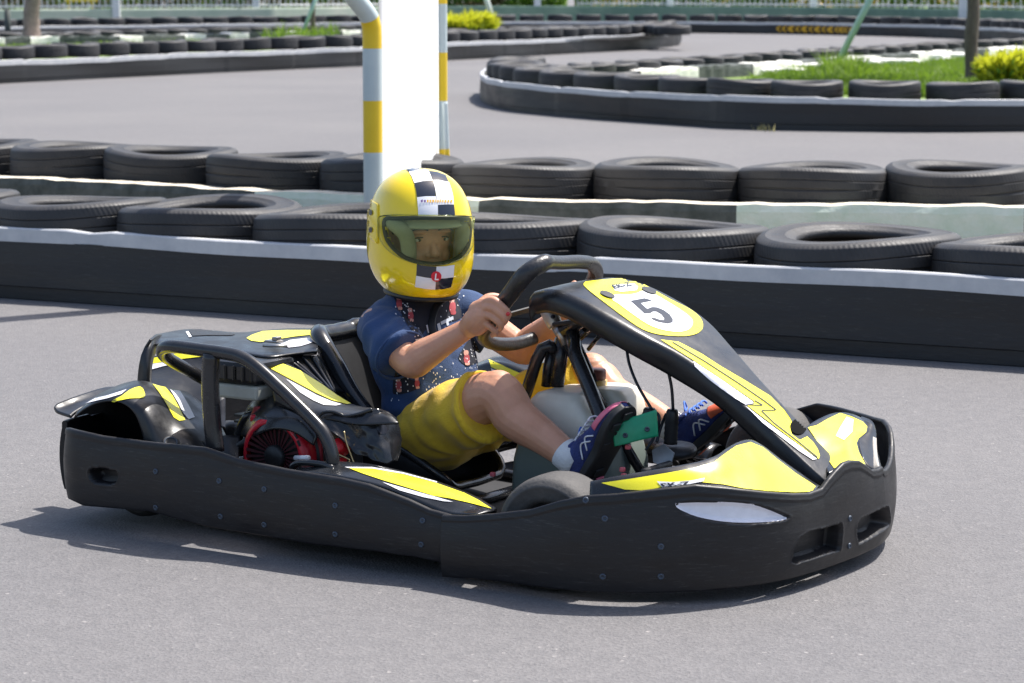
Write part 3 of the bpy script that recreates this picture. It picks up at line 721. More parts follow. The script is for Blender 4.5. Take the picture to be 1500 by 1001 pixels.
# ================================================================== THE KART
from mathutils.geometry import delaunay_2d_cdt
kart = empty('racing_kart', KO, -KTH)
tag(kart, 'black and yellow racing kart with the number 5, cornering at the centre', 'kart')
CAML = kvec(CAM-KO)
def rayl(px, py): return kvec(ray(px, py))
def proj_l(p):
    q = k2w(p)-CAM; c = Vector((0, math.cos(PITCH), -math.sin(PITCH))); u = Vector((0, math.sin(PITCH), math.cos(PITCH)))
    d = q.dot(c); return 750+FOC*q.x/d, 500.5-FOC*q.dot(u)/d
def zat(x, y, py):
    lo, hi = -.5, 2.0
    for _ in range(36):
        m = (lo+hi)/2
        if proj_l((x, y, m))[1] > py: lo = m
        else: hi = m
    return lo
M_pl = mat('black_kart_plastic', (.0125, .013, .015), .36, noise_amt=.25, noise_scale=14, rough_var=.12, bump=.06, bump_scale=60)
M_plg = mat('scuffed_black_plastic', (.0075, .0072, .0088), .47, col2=(.0135, .013, .0150), noise_scale=9, rough_var=.14, bump=.12, bump_scale=35, stretch=(.5, .5, 1.6))
def scratches(m, n=1):
    """fine pale scuffs of the worn plastic"""
    nt = m.node_tree; N = nt.nodes; L = nt.links; b = N['Principled BSDF']
    old = b.inputs['Base Color'].links[0].from_socket
    tc = N.new('ShaderNodeTexCoord'); mp = N.new('ShaderNodeMapping'); mp.inputs['Scale'].default_value = (5, 5, 60); mp.inputs['Rotation'].default_value = (.12, .2, 0)
    v = N.new('ShaderNodeTexNoise'); v.inputs['Scale'].default_value = 3.2; v.inputs['Detail'].default_value = 9; v.inputs['Roughness'].default_value = .8
    L.new(tc.outputs['Object'], mp.inputs['Vector']); L.new(mp.outputs['Vector'], v.inputs['Vector'])
    r = N.new('ShaderNodeValToRGB'); r.color_ramp.elements[0].position = .555; r.color_ramp.elements[0].color = (0, 0, 0, 1); r.color_ramp.elements[1].position = .76; r.color_ramp.elements[1].color = (1, 1, 1, 1)
    L.new(v.outputs['Fac'], r.inputs['Fac'])
    x = N.new('ShaderNodeMix'); x.data_type = 'RGBA'; x.inputs[7].default_value = (.13, .125, .12, 1)
    mm = N.new('ShaderNodeMath'); mm.operation = 'MULTIPLY'; mm.inputs[1].default_value = .5; L.new(r.outputs['Color'], mm.inputs[0])
    L.new(mm.outputs[0], x.inputs[0]); L.new(old, x.inputs[6]); L.new(x.outputs[2], b.inputs['Base Color'])
M_plg.node_tree.nodes['Principled BSDF'].inputs['Specular IOR Level'].default_value = .38
scratches(M_plg); scratches(M_belt)
M_gloss = mat('glossy_black_plastic', (.014, .015, .017), .22, noise_amt=.2, rough_var=.08, bump=.04, bump_scale=20)
M_yel = mat('yellow_sticker', (.85, .76, .022), .3, col2=(.88, .80, .04), noise_scale=5, rough_var=.08)
M_wht = mat('white_sticker', (.74, .74, .76), .35, noise_amt=.05)
M_gry = mat('silver_grey_sticker', (.74, .73, .78), .35, noise_amt=.08)
M_blk = mat('black_sticker', (.012, .013, .02), .35)
M_steel = mat('dull_steel', (.42, .40, .37), .35, metal=1, rough_var=.1, noise_amt=.15)
M_tube = mat('black_powder_coat', (.02, .02, .022), .25, rough_var=.08, noise_amt=.2)
M_bolt = mat('zinc_bolt', (.06, .075, .10), .5, metal=.5)
M_dark = mat('greasy_black_metal', (.015, .015, .016), .5, rough_var=.15, noise_amt=.4)
M_rub = mat('kart_tyre_rubber', (.045, .043, .042), .72, col2=(.075, .07, .066), noise_scale=11, bump=.2, bump_scale=90)
M_rub_shade = mat('shaded_tyre_rubber', (.012, .012, .012), .75, noise_amt=.2)  # darkened copy of the kart rubber, shade under the bumper put into the colour
M_red = mat('red_recoil_housing', (.50, .010, .024), .35, noise_amt=.15, rough_var=.1)

def poly_sd(x, y, poly):
    d = 1e9; n = len(poly)
    for i in range(n):
        ax, ay = poly[i]; bx, by = poly[(i+1) % n]
        vx, vy = bx-ax, by-ay; t = max(0, min(1, ((x-ax)*vx+(y-ay)*vy)/(vx*vx+vy*vy+1e-9)))
        d = min(d, math.hypot(x-ax-vx*t, y-ay-vy*t))
    return -d if inside(x, y, poly) else d
def recess(rows, poly, depth, soft, inward):
    """push the part of the surface seen inside poly inward; rows of local points, inward = function(point) -> vector"""
    poly = [p[:2] for p in cr(poly, 4, closed=True)] if len(poly) < 10 else poly
    x0 = min(p[0] for p in poly)-8; x1 = max(p[0] for p in poly)+8; y0 = min(p[1] for p in poly)-8; y1 = max(p[1] for p in poly)+8
    for r in rows:
        for k, p in enumerate(r):
            px, py = proj_l(p)
            if px < x0 or px > x1 or py < y0 or py > y1: continue
            if (Vector(p)-CAML).dot(-inward(p)) > 0: continue
            s = poly_sd(px, py, poly)
            if s < 0: r[k] = tuple(Vector(p)+inward(p)*depth*min(1, -s/soft))
            elif s < 3: r[k] = tuple(Vector(p)-inward(p)*.0022*(1-s/3))
def bvh(objs):
    dg = bpy.context.evaluated_depsgraph_get(); out = []
    for o in objs:
        ev = o.evaluated_get(dg); me = ev.to_mesh()
        vs = [v.co.copy() for v in me.vertices]; fs = [tuple(p.vertices) for p in me.polygons]
        out.append(BVHTree.FromPolygons(vs, fs)); ev.to_mesh_clear()
    return out
def decal(name, poly, targets, m, parent, lift=.0018, step=3.0, smooth=0, maxe=.11):
    """sticker: outline filled, laid onto the surface seen there"""
    trees = targets if isinstance(targets[0], BVHTree) else bvh(targets)
    P = [(p[0], p[1]) for p in (cr(poly, smooth, closed=True) if smooth else poly)]
    Q = []
    for i in range(len(P)):
        a, b = Vector(P[i]), Vector(P[(i+1) % len(P)]); k = max(1, int((b-a).length/step))
        Q += [a.lerp(b, j/k) for j in range(k)]
    edges = [(i, (i+1) % len(Q)) for i in range(len(Q))]; nQ = len(Q)
    x0 = min(p[0] for p in P); x1 = max(p[0] for p in P); y0 = min(p[1] for p in P); y1 = max(p[1] for p in P)
    pts = list(Q); y = y0+step*.5
    while y < y1:
        x = x0+step*.5
        while x < x1:
            if inside(x, y, P) and poly_sd(x, y, P) < -step*.45: pts.append(Vector((x, y)))
            x += step
        y += step
    res = delaunay_2d_cdt([Vector(p) for p in pts], edges, [list(range(nQ))], 1, 1e-5)
    V, F = res[0], res[2]; out = []; ok = []
    for v in V:
        d = rayl(v.x, v.y).normalized(); best = None
        for t in trees:
            h = t.ray_cast(CAML, d)
            if h[0] is not None and (best is None or h[3] < best[3]): best = h
        if best is None: out.append((0, 0, 0)); ok.append(False)
        else:
            n = best[1]; n = n if n.dot(d) < 0 else -n
            out.append(tuple(best[0]+n*lift)); ok.append(True)
    fs = []
    for f in F:
        if all(ok[i] for i in f):
            e = max((Vector(out[f[i]])-Vector(out[f[i-1]])).length for i in range(len(f)))
            if e < maxe: fs.append(f)
    used = sorted({i for f in fs for i in f}); mp = {a: b for b, a in enumerate(used)}
    if not fs: print('DECAL EMPTY', name); return None
    mb = MB().add([out[i] for i in used], [tuple(mp[i] for i in f) for f in fs])
    return mb.build(name, m, parent)
def patch(name, rows, m, parent, th=.006, nu=6, nv=6, off=1, sub=0):
    """smooth panel through rows of control points given as (px, py, plane-y) or 3D vectors"""
    R3 = [[tuple(p) if isinstance(p, Vector) else tuple(K(p[0], p[1], z=p[2])) if len(p) == 4 else tuple(K(p[0], p[1], y=p[2])) for p in r] for r in rows]
    return MB().grid(crgrid(R3, nu, nv)).build(name, m, parent, solid=th, solid_off=off, bevel=0)

# ---------- bumper belts
def belt_part(name, plan, topf, botf, m, th=.014, n=300, nz=26, bulge=.012, mods=()):
    """plan: (x, y) in the kart frame, outside on the right hand when walking it backwards; topf/botf give z"""
    P = resample([Vector((p[0], p[1], 0)) for p in cr(plan, 8)], n); rows = []; nrm = []
    for i, p in enumerate(P):
        t = (P[min(n-1, i+1)]-P[max(0, i-1)]).normalized(); nrm.append(Vector((t.y, -t.x, 0)))
    for i, p in enumerate(P):
        zt, zb = topf(p, i/(n-1)), botf(p, i/(n-1)); r = []
        for k in range(nz):
            u = k/(nz-1); z = zb+(zt-zb)*u
            o = bulge*math.sin(math.pi*min(1, u*1.02))**.8
            if u > .93: o += .003
            q = p+nrm[i]*o; r.append((q.x, q.y, z))
        rows.append(r)
    idx = {}
    for f in mods: f(rows, nrm)
    full = []
    for i, r in enumerate(rows):
        nn = nrm[i]; top = Vector(r[-1]); bot = Vector(r[0]); inn = []
        inn.append(tuple(top+Vector((0, 0, .004))-nn*.003)); inn.append(tuple(top+Vector((0, 0, .004))-nn*(th-.002))); inn.append(tuple(top-nn*(th+.001)-Vector((0, 0, .003))))
        for k in range(nz-2, -1, -5): inn.append(tuple(Vector(r[k])-nn*th))
        inn.append(tuple(bot-nn*th*.7-Vector((0, 0, .002))))
        full.append(list(r)+inn)
    mb = MB().grid(full, closed_v=True)
    k = len(full[0]); b = len(full)-1
    mb.f.append(tuple(reversed(range(k)))); mb.mi.append(0); mb.sm.append(False)
    mb.f.append(tuple(b*k+i for i in range(k))); mb.mi.append(0); mb.sm.append(False)
    return mb.build(name, m, kart)
half = [(.248, -.704), (.36, -.704), (.47, -.705), (.58, -.703), (.654, -.693), (.72, -.668), (.772, -.640), (.84, -.592), (.9, -.538), (.945, -.48), (.981, -.415), (1.01, -.33), (1.026, -.224), (1.035, -.11)]
nose_plan = half+[(1.037, 0), (1.030, .11), (1.008, .20), (.982, .28), (.945, .36), (.895, .43), (.835, .49), (.755, .545), (.66, .60), (.56, .63), (.46, .645), (.36, .65), (.245, .65)]
topcurve = [(648, 757), (680, 758), (721, 755.5), (776, 749), (817, 737), (856, 729), (904, 726), (955, 720), (1019, 713), (1064, 717), (1120, 723), (1160, 726), (1185, 725), (1204, 718), (1214, 704), (1225, 691), (1235, 681), (1246, 677), (1258, 677.5), (1268, 684), (1277, 691), (1286, 690), (1296, 683), (1305, 671), (1312, 658), (1317, 640)]
def nose_top(p, s):
    if p.y < .12: return zat(p.x, p.y, interp(proj_l((p.x, p.y, .2))[0], topcurve))
    z0 = zat(p.x, p.y, interp(p.y, [(.12, 691), (.17, 690), (.22, 684), (.28, 671), (.33, 655), (.365, 636), (.40, 625), (.44, 617), (.49, 613.5), (.54, 612), (.60, 606)])) if p.y < .49 else zat(.835, .49, 613.5)
    return z0 if p.x > .6 else interp(p.x, [(.245, .17), (.6, z0)])
def nose_bot(p, s): return interp(p.x, [(.245, .018), (.4, .028), (.8, .033), (1.04, .04)])
ICE = Vector((-.15, 0, .1))
def inward(p):
    c = Vector((.35, 0, 0)); v = Vector((c.x-p[0], c.y-p[1], 0)); return v.normalized()
def nose_mods(rows, nrm):
    recess(rows, [(1160, 824), (1163, 806), (1172, 788), (1186, 779), (1208, 774), (1233, 767), (1234, 780), (1232, 800), (1231, 806), (1200, 816), (1166, 827)], .045, 4, inward)
    recess(rows, [(1255, 774), (1260, 762), (1272, 755), (1298, 743), (1302, 748), (1303, 768), (1290, 780), (1262, 796), (1257, 792)], .045, 4, inward)
    recess(rows, [(990, 740), (998, 735.5), (1040, 735), (1092, 737), (1125, 744), (1158, 757), (1152, 763), (1120, 768), (1080, 769), (1040, 764), (1005, 755)], .014, 5, inward)
    for i, r in enumerate(rows):          # shallow step under the nose hump
        pass
fair = belt_part('front_fairing', nose_plan, nose_top, nose_bot, M_plg, n=620, nz=64, bulge=.012, mods=(nose_mods,))
# nearer side bumper
side_plan = [(-1.035, -.60), (-1.02, -.65), (-.975, -.683), (-.9, -.692), (-.7, -.697), (-.4, -.702), (-.1, -.704), (.1, -.70), (.2, -.694), (.262, -.69)]
sidetop = [(84, 630), (92, 627), (110, 632), (150, 641), (220, 650), (300, 658), (350, 675), (420, 690), (500, 703), (540, 712), (600, 735), (630, 749), (660, 757)]
sidebot = [(84, 725), (97, 729), (122, 741), (218, 749), (304, 772), (456, 797), (560, 809), (608, 816), (640, 823), (657, 826)]
def side_top(p, s): return zat(p.x, p.y, interp(proj_l((p.x, p.y, .2))[0], sidetop))
def side_bot(p, s): return zat(p.x, p.y, interp(proj_l((p.x, p.y, .05))[0], sidebot))
def side_mods(rows, nrm):
    def inw(p): return Vector((0, 1, 0))
    recess(rows, [(130, 690), (140, 686), (160, 688), (172, 693), (170, 706), (158, 710), (138, 707), (131, 700)], .045, 4, inw)
sideb = belt_part('side_bumper', side_plan, side_top, side_bot, M_plg, n=420, nz=40, bulge=.010, mods=(side_mods,))
far_plan = [(x, -y) for x, y in reversed(side_plan)]
sidef = belt_part('side_bumper', far_plan, lambda p, s: .25 if p.x < -.3 else interp(p.x, [(-.3, .25), (.26, .17)]), lambda p, s: .06, M_plg, n=120, nz=10)
rear_plan = [(-1.03, .62), (-1.075, .56), (-1.09, .4), (-1.09, 0), (-1.088, -.35), (-1.075, -.52), (-1.062, -.60), (-1.05, -.632)]
rearb = belt_part('rear_bumper', rear_plan, lambda p, s: .262 if p.y > -.5 else .268, lambda p, s: .085, M_plg, n=160, nz=14)
# bolts
def bolt(px, py, obj_trees, parent, r=.0065):
    d = rayl(px, py).normalized(); h = obj_trees[0].ray_cast(CAML, d)
    if h[0] is None: return
    n = h[1] if h[1].dot(d) < 0 else -h[1]
    M = Matrix.Translation(h[0]) @ n.to_track_quat('Z', 'Y').to_matrix().to_4x4()
    mb = MB().lathe([(r*1.15, -.002), (r*1.15, .0015), (r*.9, .0028), (r*.55, .0030), (r*.5, .0008), (0.0001, .0008)], 12, M)
    mb.build('bolt', M_bolt, parent)
ts = bvh([sideb]); tf = bvh([fair])
for p in ((228, 691), (321, 705), (387, 717), (228, 744), (323, 757), (387, 769), (491, 741), (491, 783), (619, 763), (617, 798)): bolt(p[0], p[1], ts, sideb, .007)
for p in ((886, 760), (968, 801), (883, 845), (1245, 760), (1244, 800), (858, 733), (968, 845)): bolt(p[0], p[1], tf, fair, .007)
decal('lamp_sticker', [(990, 741), (995, 736.5), (1040, 735.5), (1088, 736.5), (1120, 744), (1152, 758.5), (1140, 764), (1100, 766.5), (1060, 765), (1020, 757.5), (996, 747)], tf, M_gry, fair, smooth=3, lift=.0015)

# ---------- nose wings (yellow topped)
def V3(px, py, y): return K(px, py, y=y)
inner = [(865, 706, -.655), (905, 698, -.63), (945, 691, -.59), (985, 684, -.545), (1020, 677, -.49), (1048, 668, -.43), (1066, 656, -.36), (1082, 647, -.30), (1100, 644, -.25), (1118, 653, -.21), (1142, 671, -.17), (1168, 690, -.13), (1192, 707, -.10), (1206, 716, -.08)]
outp = []
def fair_pt(px, inset=.016, dz=-.004):
    best = None
    for p in [Vector((q[0], q[1], 0)) for q in cr(nose_plan[:20], 30)]:
        t = proj_l((p.x, p.y, .25))[0]
        if best is None or abs(t-px) < best[0]: best = (abs(t-px), p)
    p = best[1]; z = nose_top(p, 0); c = Vector((.35, 0, 0)); v = Vector((c.x-p.x, -p.y*.9, 0)).normalized()
    return Vector((p.x, p.y, z+dz))+v*inset
outer_px = [862, 900, 944, 990, 1030, 1062, 1085, 1105, 1125, 1142, 1158, 1172, 1186, 1200]
rows = []
for (a, b) in zip(inner, outer_px):
    I = V3(*a); O = fair_pt(b); mid = I.lerp(O, .5)+Vector((0, 0, .010)); rows.append([tuple(I-Vector((0, 0, .03))+(O-I).normalized()*-.012), tuple(I), tuple(I.lerp(O, .25)+Vector((0, 0, .008))), tuple(mid), tuple(I.lerp(O, .75)+Vector((0, 0, .006))), tuple(O)])
wingn = MB().grid(crgrid(rows, 5, 4)).build('nose_wing', M_gloss, kart, solid=.005, solid_off=-1)
tw = bvh([wingn])
decal('yellow_sticker', [(881, 708), (930, 701), (980, 693), (1015, 687), (1045, 678), (1062, 665), (1078, 654), (1099, 648.5), (1117, 656), (1140, 675), (1165, 694), (1190, 710), (1199, 717), (1192, 721), (1165, 722), (1125, 720), (1088, 716), (1058, 710), (1022, 706.5), (985, 711), (944, 719), (915, 717.5)], tw, M_yel, wingn, step=4)
# far wing, seen beyond the number panel
fr = [[(1178, 628, .10), (1192, 618, .17), (1212, 608, .25), (1230, 604, .32), (1247, 606, .34), (1262, 612, .35)],
      [(1180, 640, .07), (1200, 634, .13), (1222, 627, .20), (1242, 622, .26), (1260, 622, .29), (1274, 628, .30)],
      [(1192, 660, .05), (1210, 655, .09), (1228, 650, .13), (1243, 645, .17), (1254, 645, .20), (1262, 649, .22)],
      [(1205, 676, .02), (1218, 672, .05), (1232, 668, .08), (1246, 666, .10), (1258, 668, .13), (1268, 675, .15)],
      [(1214, 694, -.05), (1225, 688, -.02), (1238, 682, .02), (1250, 680, .05), (1262, 684, .07), (1274, 694, .10)]]
wingf = patch('nose_wing', fr, M_gloss, kart, th=.005, off=-1)
twf = bvh([wingf])
decal('yellow_sticker', [(1183, 627), (1196, 624), (1213, 614), (1230, 606), (1247, 611), (1264, 619), (1270, 626), (1268, 634), (1257, 643), (1254, 650), (1257, 662), (1267, 681), (1256, 677), (1243, 678), (1222, 687), (1210, 670), (1196, 646)], twf, M_yel, wingf, step=4)
# inner cup right of the far wing: tan scoop wall and dark floor
patch('nose_scoop', [[(1262, 612, .36), (1276, 618, .34), (1282, 632, .32)], [(1256, 645, .22), (1272, 650, .24), (1284, 660, .26)], [(1262, 672, .14), (1274, 690, .13), (1292, 694, .16)]], M_gloss, kart, th=.004)
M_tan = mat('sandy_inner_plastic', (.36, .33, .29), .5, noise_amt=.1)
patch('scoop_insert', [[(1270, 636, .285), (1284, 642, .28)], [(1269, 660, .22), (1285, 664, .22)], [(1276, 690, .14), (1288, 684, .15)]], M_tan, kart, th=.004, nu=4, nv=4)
# lip of the nose: flat inner shelf behind the belt on the far side so one does not look down to the asphalt
mb = MB(); sh = []
for q in cr(nose_plan, 3):
    p = Vector((q[0], q[1], 0)); v = Vector((.35-p.x, -p.y, 0)).normalized()
    sh.append([(p.x+v.x*.06, p.y+v.y*.06, .055), (p.x+v.x*.22, p.y+v.y*.22, .07)])
MB().grid(sh).build('nose_tray', M_pl, kart, solid=.004)

# ---------- number panel
cl_top = [(.150, .655), (.215, .668), (.30, .655), (.40, .618), (.50, .57), (.60, .51), (.70, .435), (.80, .355), (.88, .292), (.945, .240), (.975, .21)]
hw = [.150, .172, .186, .192, .178, .130, .100, .085, .078, .070, .052]
def hwf(k): return hw[k]
rows = []
for k, (x, z) in enumerate(cl_top):
    w_ = hw[k]; a = cl_top[max(0, k-1)]; b = cl_top[min(len(cl_top)-1, k+1)]
    t = Vector((b[0]-a[0], 0, b[1]-a[1])).normalized(); n = Vector((-t.z, 0, t.x)); c = Vector((x, 0, z)); dn = .062 if k < 6 else .05
    if k == 0: dn = .06
    r = []
    for (yy, d) in ((-.98, -dn), (-1.02, -dn*.6), (-1.0, -.016), (-.93, -.003), (-.80, .0), (-.4, .003), (0, .004), (.4, .003), (.80, 0), (.93, -.003), (1.0, -.016), (1.02, -dn*.6), (.98, -dn)):
        r.append(tuple(c+n*d+Vector((0, yy*w_, 0))))
    rows.append(r)
g = crgrid(rows, 6, 3)
# rounded rear end (towards the driver)
first = g[0]; lead = []
for s_, dd in ((.9, .012), (.99, .004)):
    pass
back = [tuple(Vector(p)+Vector((-.010, 0, -.012))) for p in first]; back2 = [tuple(Vector((p[0]-.012, p[1]*.99, p[2]-.028))) for p in first]
panel = MB().grid([back2, back]+g).build('number_panel', M_pl, kart, solid=.004, solid_off=-1)
tp_ = bvh([panel])
def z1(pts, s=6.25, ox=820, oy=395): return [(ox+x/s, oy+y/s) for x, y in pts]
decal('number_plate', z1([(220, 150), (228, 125), (260, 112), (480, 90), (600, 86), (680, 97), (770, 140), (1000, 270), (1170, 355), (1260, 420), (1303, 480), (1305, 540), (1270, 580), (1200, 606), (1090, 614), (900, 598), (750, 548), (600, 450), (400, 300), (290, 215)]), tp_, M_yel, panel, smooth=3, step=3)
decal('white_field', z1([(480, 285), (490, 245), (530, 236), (640, 236), (710, 222), (745, 205), (800, 205), (865, 232), (1000, 312), (1130, 395), (1200, 455), (1214, 500), (1190, 545), (1140, 570), (1060, 578), (930, 558), (800, 508), (640, 400), (530, 318)]), tp_, M_wht, panel, smooth=3, lift=.003)
decal('upper_label', z1([(480, 160), (520, 145), (680, 138), (715, 165), (700, 198), (560, 212), (500, 200)]), tp_, M_wht, panel, lift=.0028, step=2.5)
decal('digit_five', z1([(645, 298), (770, 275), (838, 292), (828, 298), (735, 318), (795, 372), (840, 355), (885, 358), (945, 382), (1000, 422), (1030, 468), (1028, 492), (985, 505), (900, 490), (845, 468), (830, 452), (868, 456), (910, 472), (945, 475), (952, 456), (925, 420), (882, 395), (850, 394), (825, 410), (772, 413), (718, 362)]), tp_, M_blk, panel, lift=.0042, step=2.5)
def text_decal(name, body, o, r, u, targets, m, parent, lift=.004, bold=.0):
    cu = bpy.data.curves.new('t', 'FONT'); cu.body = body; cu.resolution_u = 3; cu.offset = bold; to = bpy.data.objects.new('t', cu); col.objects.link(to)
    me = bpy.data.meshes.new_from_object(to); vs = [v.co.copy() for v in me.vertices]; fs = [tuple(p.vertices) for p in me.polygons]
    bpy.data.objects.remove(to)
    trees = targets if isinstance(targets[0], BVHTree) else bvh(targets); out = []
    for v in vs:
        px = o[0]+r[0]*v.x+u[0]*v.y; py = o[1]+r[1]*v.x+u[1]*v.y; d = rayl(px, py).normalized(); best = None
        for t in trees:
            h = t.ray_cast(CAML, d)
            if h[0] is not None and (best is None or h[3] < best[3]): best = h
        if best is None: print('TEXT MISS', body); return None
        n = best[1] if best[1].dot(d) < 0 else -best[1]; out.append(tuple(best[0]+n*lift))
    return MB().add(out, fs, smooth=False).build(name, m, parent)
text_decal('lettering', 'EK-Z', (899, 425), (12.5, -2.2), (-7, -8), tp_, M_blk, panel, .0045, .02)
for (x, y, w_) in ((888, 433.5, 1), (949, 427.5, 1)):
    o = decal('screw_plate', [(x-10, y-3.5), (x-6, y-5), (x+3, y-3), (x+11, y+2), (x+11, y+5), (x+4, y+5), (x-6, y+1)], tp_, M_dark, panel, lift=.006, step=2.5, smooth=2)
    bolt(x-1, y, tp_, panel, .008)
z2 = lambda pts: z1(pts, 4.171, 960, 480)
decal('lower_sticker', z2([(30, 76), (140, 90), (280, 162), (400, 240), (540, 322), (700, 420), (790, 512), (822, 560), (836, 590), (822, 622), (832, 655), (880, 690), (925, 668), (960, 700), (990, 745), (1003, 785), (996, 806), (960, 782), (870, 712), (760, 630), (660, 555), (560, 480), (600, 470), (600, 452), (420, 328), (240, 208), (100, 120)]), tp_, M_yel, panel, step=3)
decal('grey_sticker', z2([(230, 208), (420, 334), (594, 456), (596, 466), (548, 474), (440, 402), (330, 320), (240, 240)]), tp_, M_gry, panel, step=3, lift=.0022)
decal('white_edge', z2([(552, 482), (660, 566), (760, 640), (880, 726), (985, 806), (960, 812), (880, 760), (760, 668), (650, 580)]), tp_, M_wht, panel, step=3, lift=.0022)
for ln in ([(100, 96), (300, 215), (500, 345), (660, 455), (735, 512), (640, 512), (720, 590), (850, 690), (985, 800)], [(560, 478), (655, 484), (600, 452)], [(760, 470), (835, 580)]):
    L_ = z2(ln); poly = L_+[(x+.9, y-1.1) for x, y in reversed(L_)]
    decal('black_line', poly, tp_, M_blk, panel, step=3, lift=.0034)
M_shade = mat('shade_black', (.003, .003, .003), .9, spec=.1)
ph = decal('painted_panel_hole', [(1169+12.5*math.cos(a*.3927), 626+11.5*math.sin(a*.3927)) for a in range(16)], tp_, M_shade, panel, step=3, lift=.003)  # flat black disc, the shade inside the hole painted on
rp = []
for a in range(24):
    d = rayl(1169+13*math.cos(a*math.pi/12), 626+12*math.sin(a*math.pi/12)).normalized(); h = tp_[0].ray_cast(CAML, d)
    if h[0] is not None: rp.append(h[0])
if len(rp) > 20: MB().tube(rp, .004, 8, closed=True).build('hole_rim', M_pl, panel)
ttn = tw
text_decal('lettering', 'EK-Z', (970, 714.5), (20, -1.6), (-6, -7), tw, M_blk, wingn, .004, .03)
decal('label_white', [(962, 706), (985, 707), (1012, 705), (1032, 701), (1030, 706), (1010, 710), (970, 715)], tw, M_wht, wingn, step=2.5, lift=.003)
text_decal('lettering', 'EK-Z', (1228, 642), (17, -14), (-7, -9), twf, M_blk, wingf, .004, .03)
decal('label_white', [(1224, 640), (1230, 628), (1240, 612), (1250, 616), (1248, 634), (1236, 646)], twf, M_wht, wingf, step=2.5, lift=.003)

# ---------- side pod (near) and its yellow stripe
pod = [[(430, 691, -.672), (470, 694, -.672), (520, 703, -.675), (570, 717, -.676), (620, 739, -.676), (655, 752, -.674), (700, 753, -.672)],
       [(436, 684, -.62), (480, 684, -.62), (535, 689, -.62), (590, 701, -.62), (640, 716, -.62), (684, 734, -.62), (722, 748, -.62)],
       [(440, 681, -.57), (488, 680, -.57), (545, 684, -.56), (602, 697, -.55), (648, 711, -.55), (695, 728, -.56), (728, 748, -.58)],
       [Vector((-.27, -.54, .10)), Vector((-.17, -.52, .10)), Vector((-.05, -.50, .10)), Vector((.06, -.50, .09)), Vector((.16, -.50, .08)), Vector((.26, -.52, .08)), Vector((.31, -.55, .08))]]
sp_ = patch('side_pod', pod, M_gloss, kart, th=.004, off=-1)
tpod = bvh([sp_])
decal('yellow_stripe', [(512, 687), (545, 688), (590, 696), (640, 709), (680, 723), (700, 733), (720, 746), (690, 738), (660, 731), (635, 727), (600, 716), (560, 704), (530, 694)], tpod, M_yel, sp_, step=3)
decal('white_stripe', [(505, 685), (545, 685.2), (590, 693), (640, 706.5), (640, 708), (590, 695), (545, 687.2), (510, 686.6)], tpod, M_wht, sp_, step=3)
decal('white_stripe', [(560, 707), (600, 718), (640, 729), (664, 736), (650, 735), (620, 729), (585, 719)], tpod, M_wht, sp_, step=3)
# far side pod
fp_ = MB()
rows = []
for x, zt, w_ in ((-.55, .30, .05), (-.42, .345, .08), (-.28, .325, .09), (-.14, .26, .09), (.02, .20, .09), (.18, .165, .08), (.30, .14, .05)):
    rows.append([(x, .60-w_, .12), (x, .60-w_, zt-.03), (x, .60-w_*.6, zt), (x, .62, zt+.01), (x, .665, zt-.03), (x, .675, zt-.09)])
fp_.grid(crgrid(rows, 5, 4)); fpo = fp_.build('side_pod', M_gloss, kart, solid=.004)
tfp = bvh([fpo])
decal('yellow_stripe', [(716, 527), (735, 535), (776, 553), (771, 559), (760, 556), (720, 538)], tfp, M_yel, fpo, step=3)
decal('grey_stripe', [(720, 540), (760, 558), (752, 562), (722, 552)], tfp, M_gry, fpo, step=3)

# ---------- chassis: tubes and floor tray
fr_ = MB()
for s_ in (-1, 1):
    fr_.tube(cr([(-.95, .30*s_, .09), (-.5, .33*s_, .07), (0, .27*s_, .06), (.45, .25*s_, .06), (.72, .17*s_, .06), (.80, .05*s_, .06)], 6), .015, 10)
    fr_.tube(cr([(-.42, .33*s_, .07), (-.38, .58*s_, .09), (-.2, .66*s_, .12), (.1, .66*s_, .10), (.2, .56*s_, .08), (.22, .26*s_, .06)], 6), .012, 10)
fr_.tube([(-.62, -.35, .07), (-.62, .35, .07)], .015, 10); fr_.tube([(-.08, -.27, .06), (-.08, .27, .06)], .015, 10); fr_.tube([(.42, -.45, .08), (.42, .45, .08)], .015, 10)
fr_.tube([(-.84, -.56, .13), (-.84, .56, .13)], .018, 14)
fr_.build('frame', M_tube, kart)
M_floor = mat('floor_tray_metal', (.014, .014, .015), .7, metal=0, noise_amt=.3, rough_var=.1)  # tray colour blackened in place of the shade on the floor
MB().prism([(-.42, -.27), (-.36, -.60), (.20, -.60), (.34, -.27), (.45, -.27), (.72, -.20), (.80, 0), (.72, .20), (.45, .27), (.34, .27), (.20, .60), (-.36, .60), (-.42, .27)], .004, Matrix.Translation((0, 0, .042))).build('floor_tray', M_floor, kart, bevel=.001)
MB().prism([(-1.05, -.5), (-.12, -.62), (-.12, -.2), (-1.05, .5)], .004, Matrix.Translation((0, 0, .075))).build('engine_tray', M_dark, kart)

